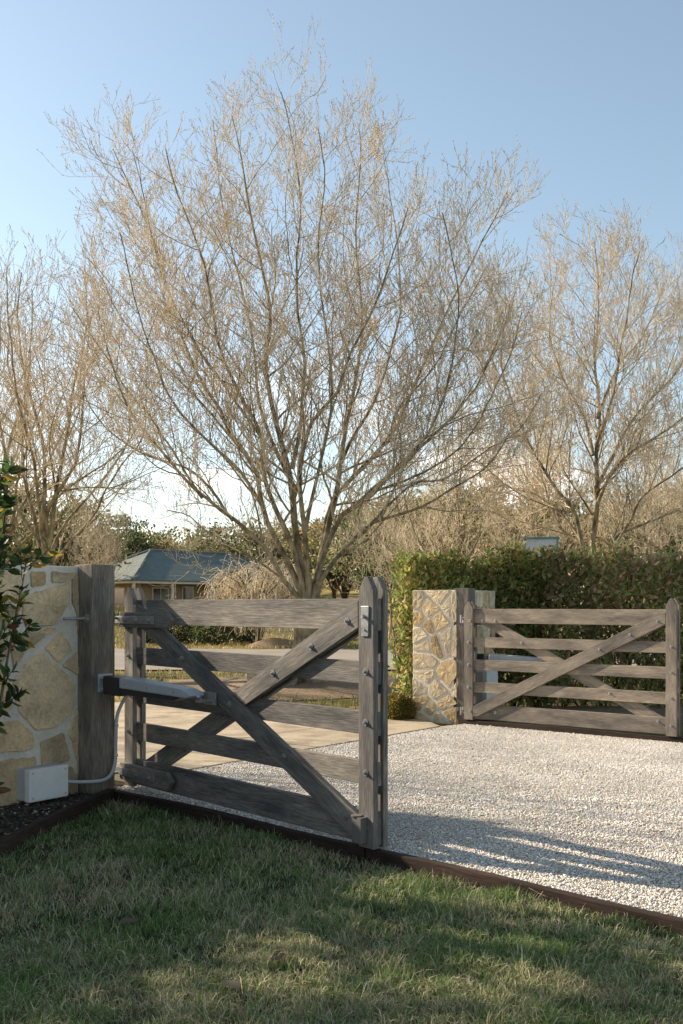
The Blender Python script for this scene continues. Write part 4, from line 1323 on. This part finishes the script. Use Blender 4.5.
# hedge
def hedge(label, p, q, th, h0, h1, n, palette, leafL, seed, lumps=0.10):
    rng = np.random.default_rng(seed)
    p, q = np.array(p, float), np.array(q, float)
    d = nrm(q - p); nn = np.array([d[1], -d[0]]); L = np.linalg.norm(q - p)
    root = thing('hedge', label, 'hedge', (p[0], p[1], float(ground_z(*p))), math.atan2(d[1], d[0]), 'hedges along the drive')
    s = rng.uniform(0, L, n); z = rng.uniform(0.04, 1.0, n) ** 0.9
    w = rng.random(n)
    w = np.where(rng.random(n) < 0.55, w ** 3 * 0.5, w)          # denser in front
    top = h0 + (h1 - h0) * s / L + lumps * np.sin(s * 3.1 + seed) * 0.6 + lumps * 0.7 * np.sin(s * 7.3 + 1 + seed)
    bulge = 0.16 * np.sin(s * 2.6 + 2 * z + seed) + 0.08 * np.sin(s * 8 + 5 * z)
    endround = np.minimum(1, np.minimum(s, L - s) / 0.25)
    Z = z * top + rng.normal(0, 0.035, n)
    Y = (w * th + bulge * (1 - w) * 0.5) + 0.35 * np.clip(z - 0.8, 0, 1)
    P = np.stack([s + rng.normal(0, 0.05, n), Y, Z], -1)
    D = np.stack([rng.normal(0, 0.6, n), -0.55 + rng.normal(0, 0.6, n), 0.5 + rng.normal(0, 0.6, n)], -1)
    ln = leafL * rng.uniform(0.6, 1.25, n)
    tint = np.clip(1 + 0.35 * np.sin(s * 1.9 + 3 * z + seed) * np.sin(5 * z + s), 0.6, 1.4)[:, None]
    V, F, cc = leaf_geo(P, D, ln, ln * rng.uniform(0.38, 0.52, n), np.clip(mixcol(n, palette, 0.3) * tint, 0, 1))
    link('foliage', np_mesh('foliage', V, F, cc), M['leaf'], root)
    k = int(L / 0.28)
    b = np.stack([np.linspace(0.1, L - 0.1, k), np.full(k, th * 0.5), np.full(k, -0.05)], -1)
    P = shoots(np.repeat(b, 4, 0), np.stack([rng.normal(0, 0.35, 4 * k), rng.normal(0, 0.25, 4 * k), np.ones(4 * k)], -1), rng.uniform(0.7, 1.0, 4 * k) * h0, 8, rng, 0.15, 0.1)
    V, F = tubes(P, np.linspace(0.016, 0.004, 8)[None].repeat(len(P), 0), 5)
    link('stems', np_mesh('stems', V, F, smooth=True), M['dark_bark'], root)
    return root
GREEN = [(0.19, 0.245, 0.06), (0.27, 0.32, 0.09), (0.37, 0.38, 0.13), (0.13, 0.19, 0.05), (0.46, 0.40, 0.15), (0.40, 0.26, 0.11)]
BRONZE = [(0.24, 0.29, 0.09), (0.33, 0.31, 0.13), (0.42, 0.26, 0.15), (0.20, 0.25, 0.08), (0.48, 0.41, 0.20), (0.29, 0.20, 0.12)]
hedge('dense green and yellow leaf hedge rising behind the sunlit wall end', (0.80, 13.15), (2.85, 13.35), 1.0, 2.10, 2.12, 14000, GREEN, 0.115, 2)
hedge('bronze and olive leaf hedge behind the far gate, running to the frame edge', (2.75, 13.2), (7.2, 13.9), 1.0, 2.14, 2.10, 24000, BRONZE, 0.105, 6)

# leafy shrub in the bed, at the frame edge in front of the wall
def near_shrub(label, base, h, r, n_st, seed, per=16):
    rng = np.random.default_rng(seed)
    root = thing('leafy_shrub', label, 'shrub', (base[0], base[1], -0.02), 0)
    az = rng.uniform(0, 6.28, n_st); q = np.sqrt(rng.random(n_st))
    D = np.stack([np.cos(az) * q * 0.13, np.sin(az) * q * 0.3, np.ones(n_st)], -1)
    P1 = shoots(np.stack([0.08 * np.cos(az), 0.08 * np.sin(az), np.zeros(n_st)], -1), D, rng.uniform(0.75, 1.05, n_st) * h, 12, rng, 0.10, 0.03)
    R1 = np.linspace(0.012, 0.004, 12)[None].repeat(n_st, 0)
    P2, R2 = offshoots(P1, R1, 8.5, 0.18, 1.0, (0.6, 1.2), lambda t, L, u: r * (0.35 + 0.6 * u), 6, rng, 0.08, 0.12, 0.6, 0.002, 0.2)
    V, F, _ = join([tubes(P1, R1, 6), tubes(P2, R2, 4)])
    link('stems', np_mesh('stems', V, F, smooth=True), M['dark_bark'], root)
    n = len(P2)
    t = np.clip(np.sort(rng.random((n, per)), 1) * 0.85 + 0.2, 0, 1)
    pts, tan = sample_poly(P2, t)
    pts = pts.reshape(-1, 3); tan = tan.reshape(-1, 3)
    m = len(pts)
    LD = nrm(tan * 0.6 + nrm(np.cross(tan, rng.normal(0, 1, (m, 3)))) * 0.9 + np.array([0, 0, -0.1]))
    ln = rng.uniform(0.05, 0.10, m)
    pal = [(0.045, 0.085, 0.022), (0.065, 0.11, 0.028), (0.035, 0.065, 0.02), (0.09, 0.125, 0.03), (0.055, 0.09, 0.03)]
    cols = mixcol(m, pal, 0.3)
    odd = rng.random(m)
    cols[odd < 0.05] = (0.38, 0.26, 0.04); cols[(odd > 0.05) & (odd < 0.10)] = (0.20, 0.075, 0.03)
    # six-cornered leaves with a fold
    S = nrm(np.cross(LD, rng.normal(0, 1, (m, 3)))); N = np.cross(S, LD)
    W = ln * rng.uniform(0.30, 0.42, m)
    c = lambda a, s_, u: pts + LD * (ln * a)[:, None] + S * (W * s_)[:, None] + N * (W * u)[:, None]
    V = np.stack([c(0, 0, 0), c(0.3, 0.46, 0.2), c(0.68, 0.40, 0.12), c(1.0, 0, -0.35), c(0.68, -0.40, 0.12), c(0.3, -0.46, 0.2), c(0.5, 0, -0.02)], 1).reshape(-1, 3)
    k = np.arange(m) * 7
    F = np.concatenate([np.stack([k + a, k + b, k + 6], -1) for a, b in ((0, 1), (1, 2), (2, 3), (3, 4), (4, 5), (5, 0))])
    link('foliage', np_mesh('foliage', V, F, np.repeat(cols, 7, 0), True), M['leaf'], root)
    return root
near_shrub('tall glossy-leaved shrub with red and yellow leaves in the bed before the wall', (-1.965, 5.1), 2.1, 0.23, 14, 3, 17)
sh = leafy_meshes('screen', 8, 3.0, 3.1, 2.4, 125, 46, 0.26, DARK, 14, trunk_r=0.2)  # unseen tree, added to keep direct sun off the lawn
leafy('leafy_tree', 'dense evergreen tree added outside the frame beyond the wall to shade the lawn', 'tree', -11.4, 6.1, sh[0], sh[1], 1.0, 0.5)

# small round shrub at the foot of the sunlit wall end
BALL = [(0.16, 0.17, 0.03), (0.22, 0.18, 0.04), (0.11, 0.13, 0.025), (0.27, 0.15, 0.05)]
def ball_shrub(label, x, y, r, n, palette, leaf, name='round_shrub', zs=0.9, group=None, seed=1):
    rng = np.random.default_rng(seed)
    root = thing(name, label, 'shrub', (x, y, float(ground_z(x, y))), 0, group)
    d = nrm(rng.normal(0, 1, (n, 3))); rad = rng.uniform(0.35, 1.0, n) ** 0.45 * (1 + 0.12 * np.sin(4 * np.arctan2(d[:, 1], d[:, 0]) + seed))
    P = d * rad[:, None] * np.array([r, r, r * zs]) + np.array([0, 0, r * zs * 0.92])
    P[:, 2] = np.abs(P[:, 2])
    V, F, cc = leaf_geo(P, d + rng.normal(0, 0.6, (n, 3)), leaf * rng.uniform(0.6, 1.3, n), leaf * rng.uniform(0.3, 0.5, n), mixcol(n, palette, 0.3))
    link('foliage', np_mesh('foliage', V, F, cc), M['leaf'], root)
    k = 10
    Pq = shoots(np.zeros((k, 3)), np.stack([rng.normal(0, 0.7, k), rng.normal(0, 0.7, k), np.ones(k)], -1), np.full(k, r * 1.3), 6, rng, 0.02, 0.08)
    V, F = tubes(Pq, np.linspace(0.02 * r, 0.006 * r, 6)[None].repeat(k, 0), 5)
    link('stems', np_mesh('stems', V, F), M['dark_bark'], root)
    return root
ball_shrub('small clipped round yellow-green shrub at the foot of the sunlit wall end', 0.69, 12.3, 0.20, 5200, BALL, 0.04, seed=2)
ROADSIDE = [(0.055, 0.085, 0.025), (0.085, 0.115, 0.035), (0.04, 0.06, 0.02), (0.12, 0.115, 0.045)]
for i, (px, d, r, lab) in enumerate(((150, 35, 0.62, 'low green roadside bush seen below the hinge end of the near gate'), (178, 36, 0.7, 'low green roadside bush in front of the house, left of two close together'),
                                     (212, 35, 0.72, 'low green roadside bush in front of the house end'), (246, 36, 0.7, 'low green roadside bush in front of the weeping brown bush'), (332, 38, 0.6, 'low green roadside bush beside the big trunk'))):
    ball_shrub(lab, (px - CXP) / FPX * d, d, r, 2200, ROADSIDE, 0.13, 'roadside_bush', 0.75, 'low roadside bushes', 20 + i)

# golden dry grass tufts in front of the house
def tuft_mesh(seed):
    rng = np.random.default_rng(seed); n = 420
    a = rng.uniform(0, 6.28, n)
    P = shoots(np.stack([0.25 * rng.random(n) * np.cos(a), 0.25 * rng.random(n) * np.sin(a), np.zeros(n)], -1), np.stack([np.cos(a) * 0.5, np.sin(a) * 0.5, np.ones(n)], -1), rng.uniform(0.6, 1.3, n), 6, rng, -0.02, 0.07)
    P[:, 3:, 2] -= 0.03 * np.arange(3)[None] ** 2
    V, F = tubes(P, np.linspace(0.014, 0.004, 6)[None].repeat(n, 0), 3)
    c = mixcol(len(V), [(0.46, 0.35, 0.15), (0.36, 0.29, 0.12), (0.30, 0.26, 0.10)], 0.2)
    me = np_mesh('tuft', V, F, c); me.materials.append(M['blade'])
    return me
tm_ = tuft_mesh(4)
for i, (px, d, lab) in enumerate(((118, 50, 'golden dry grass tuft beside the gate post, before the house'), (130, 52, 'golden dry grass tuft under the corner of the house verandah'),
                                  (143, 49, 'golden dry grass tuft showing over the hinge end of the near gate'), (157, 51, 'golden dry grass tuft before the first verandah post'),
                                  (172, 50, 'golden dry grass tuft before the middle of the verandah'), (187, 53, 'golden dry grass tuft before the far verandah posts'))):
    x = (px - CXP) / FPX * d
    o = link('grass_tuft', tm_); o.location = (x, d, float(ground_z(x, d))); o.rotation_euler = (0, 0, i * 1.1)
    s = 1.0 + 0.12 * math.sin(i * 2.3); o.scale = (s * 1.35, s * 1.35, s)
    tag(o, lab, 'grass', 'golden grass tufts before the house')

# weeping brown bush beside the house
def weeping_bush(x, y, h, r):
    rng = np.random.default_rng(12)
    root = thing('weeping_bush', 'dense weeping bush of bare brown twigs between the house and the big trunk', 'shrub', (x, y, float(ground_z(x, y))), 0)
    n = 46
    a = rng.uniform(0, 6.28, n); q = np.sqrt(rng.random(n))
    P1 = shoots(np.tile([[0, 0, h * 0.25]], (n, 1)), np.stack([np.cos(a) * q * 0.9, np.sin(a) * q * 0.9, np.ones(n)], -1), np.full(n, h * 0.85), 10, rng, 0.05, 0.1, 0.028)
    R1 = np.linspace(0.04, 0.01, 10)[None].repeat(n, 0)
    P2, R2 = offshoots(P1, R1, 9, 0.2, 1, (0.5, 1.2), lambda t, L, u: r * (0.35 + 0.55 * u), 8, rng, -0.20, 0.12, 0.5, 0.006, 0.1)
    P3, R3 = offshoots(P2, R2, 7, 0.2, 1, (0.4, 1.0), lambda t, L, u: 0.25 + 0.45 * u, 5, rng, -0.25, 0.12, 0.8, 0.006, -0.2)
    V, F, _ = join([tubes(P1, R1, 5), tubes(np.array([[(0, 0, -0.2), (0, 0, h * 0.15), (0, 0, h * 0.3)]]), np.array([[0.14, 0.11, 0.1]]), 8)])
    link('trunk', np_mesh('trunk', V, F, smooth=True), M['dark_bark'], root)
    V, F, _ = join([tubes(P2, R2, 3), tubes(P3, R3, 3)])
    link('crown', np_mesh('crown', V, F, smooth=True), M['twig'], root)
weeping_bush((259 - CXP) / FPX * 34, 34.0, 2.75, 0.9)

# soil mound and boulder by the road
def boulder(label, x, y, sx, sy, sz, seed):
    bm = bmesh.new(); bmesh.ops.create_icosphere(bm, subdivisions=3, radius=1)
    r = np.random.default_rng(seed); pl = nrm(r.normal(0, 1, (9, 3))); off = r.uniform(0.62, 0.9, 9)
    for v in bm.verts:
        c = np.array(v.co)
        for p_, o_ in zip(pl, off):
            dd = c @ p_ - o_
            if dd > 0: c = c - p_ * dd
        v.co = Vector(c * np.array([sx, sy, sz])) + Vector((0, 0, sz * 0.55))
    o = link('boulder', bm_mesh(bm, 'boulder'), M['rock']); o.location = (x, y, float(ground_z(x, y)))
    return tag(o, label, 'boulder')
boulder('squat grey boulder beside the foot of the big tree trunk', -1.12, 16.6, 0.52, 0.42, 0.34, 3)
o = blob_sheet('mulch_heap', (268 - CXP) / FPX * 30, 33.4, 1.1, 0.8, M['mulch'], 0.28, seed=8)
tag(o, 'low brown mulch heap on the far side of the road', 'mulch heap')

# small weed and fallen leaves by the bed edging
def weed(x, y, n, h, label, name='weed'):
    rng = np.random.default_rng(int(abs(x) * 1000))
    a = rng.uniform(0, 6.28, n)
    P = np.tile([[0, 0, 0.0]], (n, 1)) + rng.normal(0, 0.006, (n, 3)) * np.array([1, 1, 0])
    D = np.stack([np.cos(a) * 0.7, np.sin(a) * 0.7, np.ones(n)], -1)
    L = h * rng.uniform(0.6, 1.1, n)
    V, F, cc = leaf_geo(P, D, L, L * 0.34, mixcol(n, [(0.12, 0.17, 0.05), (0.09, 0.14, 0.045)], 0.2))
    o = link(name, np_mesh(name, V, F, cc), M['leaf']); o.location = (x, y, float(ground_z(x, y)))
    return tag(o, label, 'weed')
weed(-1.52, 6.02, 7, 0.10, 'small broad-leaved weed growing in the lawn beside the bed edging')
def fallen(px, d, rz, s, col, label):
    x = (px - CXP) / FPX * d
    u = np.linspace(0, 1, 7); w = np.sin(u * np.pi) ** 0.8 * 0.32
    V = np.concatenate([np.stack([u, w, 0.05 * np.sin(u * 6) + 0.25 * w], -1), np.stack([u, -w, 0.05 * np.sin(u * 6) + 0.3 * w], -1), np.stack([u, 0 * u, 0.05 * np.sin(u * 6)], -1)]) * s
    i = np.arange(6)
    F = np.concatenate([np.stack([14 + i, 15 + i, 1 + i, i], -1), np.stack([7 + i, 8 + i, 15 + i, 14 + i], -1)])
    me = np_mesh('fallen_leaf', V, F, np.tile(col, (len(V), 1)), True)
    o = link('fallen_leaf', me, M['leaf']); o.location = (x, d, float(ground_z(x, d)) + 0.035); o.rotation_euler = (0.15, -0.1, rz)
    return tag(o, label, 'leaf', 'fallen leaves on the lawn')
fallen(118, 4.15, 0.4, 0.09, (0.13, 0.085, 0.06), 'dark brown fallen leaf lying in the grass below the control box')
fallen(238, 3.42, 2.2, 0.10, (0.20, 0.16, 0.12), 'greyish fallen leaf in the nearest strip of grass')
fallen(290, 3.75, 4.0, 0.10, (0.05, 0.035, 0.028), 'blackish curled fallen leaf in the middle of the lawn')
fallen(58, 4.6, 1.2, 0.08, (0.30, 0.22, 0.10), 'straw-coloured fallen leaf in the grass near the bed edging')


# ------------------------------------------------------------------ house
def house():
    f = nrm(np.array([0.70, 0.714]))
    cx, cy = (133 - CXP) / FPX * 62, 62.0
    zb = float(ground_z(cx, cy)); ang = math.atan2(f[1], f[0])
    root = thing('house', 'low tan brick house with teal-grey hipped roof and posted verandah beyond the near gate', 'house', (cx, cy, zb), ang)
    Lf, Ls = 15.5, 8.6
    ez = 2.80 - zb; rz = 4.95 - zb
    bm = bmesh.new()
    A = [(-0.0, 0.0, ez), (Lf, 0.0, ez), (Lf, Ls, ez), (0.0, Ls, ez)]
    r0, r1 = (Ls / 2, Ls / 2, rz), (Lf - Ls / 2, Ls / 2, rz)
    v = [bm.verts.new(p) for p in A + [r0, r1]]
    for q in ((0, 1, 5, 4), (1, 2, 5), (2, 3, 4, 5), (3, 0, 4)):
        bm.faces.new([v[i] for i in q])
    bm.faces.new([v[3], v[2], v[1], v[0]])
    roof = link('roof', bm_mesh(bm, 'roof'), M['roof'], root)
    bm = bmesh.new()                                     # ridge and hip capping
    for a, b in ((r0, r1), (A[0], r0), (A[1], r1), (A[3], r0)):
        add_cyl(bm, Vector(a) + Vector((0, 0, 0.03)), Vector(b) + Vector((0, 0, 0.03)), 0.10, 8)
    link('ridge_cap', bm_mesh(bm, 'ridge_cap'), M['roof'], roof)
    bm = bmesh.new()
    for lo, hi in (((-0.05, -0.07, ez - 0.20), (Lf + 0.05, -0.01, ez - 0.01)), ((-0.07, 0.0, ez - 0.20), (-0.01, Ls, ez - 0.01))):
        add_box(bm, lo, hi)
    link('fascia', bm_mesh(bm, 'fascia'), M['trim'], root)
    bm = bmesh.new()
    for lo, hi in (((-0.12, -0.18, ez - 0.06), (Lf + 0.1, -0.075, ez + 0.03)), ((-0.18, -0.07, ez - 0.06), (-0.075, Ls, ez + 0.03))):
        add_box(bm, lo, hi)
    link('gutter', bm_mesh(bm, 'gutter'), M['roof'], root)
    bm = bmesh.new(); add_box(bm, (1.7, 1.7, -0.3), (Lf - 0.4, Ls - 0.4, ez - 0.02))
    link('wall', bm_mesh(bm, 'wall'), M['housewall'], root)
    for x in (0.15, 3.1, 6.2, 9.3, 12.4, 15.3):
        bm = bmesh.new(); add_box(bm, (x - 0.07, 0.05, -0.3), (x + 0.07, 0.19, ez - 0.2)); link('verandah_post', bm_mesh(bm, 'verandah_post'), M['trim'], root)
    for y in (4.2, 8.4):
        bm = bmesh.new(); add_box(bm, (0.05, y - 0.07, -0.3), (0.19, y + 0.07, ez - 0.2)); link('verandah_post', bm_mesh(bm, 'verandah_post'), M['trim'], root)
    bm = bmesh.new(); add_box(bm, (0, 0, -0.3), (Lf, 1.68, 0.02)); link('verandah_floor', bm_mesh(bm, 'verandah_floor'), M['concrete'], root)
    for x, w, lo, hi in ((2.6, 1.3, 0.75, 2.0), (5.0, 0.95, 0.05, 2.1), (7.0, 1.6, 0.75, 2.0), (10.2, 1.6, 0.75, 2.0)):
        door = lo < 0.5
        bm = bmesh.new(); add_box(bm, (x, 1.64, lo), (x + w, 1.698, hi))
        fr = link('door' if door else 'window', bm_mesh(bm, 'window_frame'), M['trim'], root)
        bm = bmesh.new()
        add_box(bm, (x + 0.07, 1.62, lo + 0.07), (x + w / 2 - 0.03, 1.638, hi - 0.07)); add_box(bm, (x + w / 2 + 0.03, 1.62, lo + 0.07), (x + w - 0.07, 1.638, hi - 0.07))
        link('pane', bm_mesh(bm, 'pane'), M['glass'], fr)
    bm = bmesh.new(); add_box(bm, (1.64, 3.4, 0.75), (1.698, 5.0, 2.0)); fr = link('window', bm_mesh(bm, 'window_frame'), M['trim'], root)
    bm = bmesh.new(); add_box(bm, (1.62, 3.47, 0.82), (1.638, 4.93, 1.93)); link('pane', bm_mesh(bm, 'pane'), M['glass'], fr)
house()

# small green-framed sign above the hedge
def sign():
    d = 19.0
    x = (541 - CXP) / FPX * d
    z = float(ground_z(x, d))
    root = thing('sign_board', 'small pale board with teal frame on posts, showing above the hedge', 'sign', (x, d, z), math.radians(-14))
    zt, zb, hw = EYE + 67 / FPX * d - z, EYE + 38 / FPX * d - z, 0.32
    bm = bmesh.new(); add_box(bm, (-hw + 0.03, -0.012, zb), (hw - 0.03, 0.012, zt - 0.04)); link('panel', bm_mesh(bm, 'panel'), M['sign_face'], root)
    bm = bmesh.new()
    add_box(bm, (-hw - 0.02, -0.045, zt - 0.042), (hw + 0.02, 0.045, zt), 0.004)
    add_box(bm, (-hw, -0.025, zb), (-hw + 0.032, 0.025, zt - 0.044), 0.003); add_box(bm, (hw - 0.032, -0.025, zb), (hw, 0.025, zt - 0.044), 0.003)
    add_box(bm, (-hw, -0.025, zb - 0.05), (hw, 0.025, zb - 0.004), 0.003)
    link('frame', bm_mesh(bm, 'frame'), M['sign_frame'], root)
    for s in (-1, 1):
        bm = bmesh.new(); add_box(bm, (s * 0.25 - 0.03, 0.028, -0.3), (s * 0.25 + 0.03, 0.085, zt - 0.05), 0.004); link('post', bm_mesh(bm, 'post'), M['sign_frame'], root)
sign()
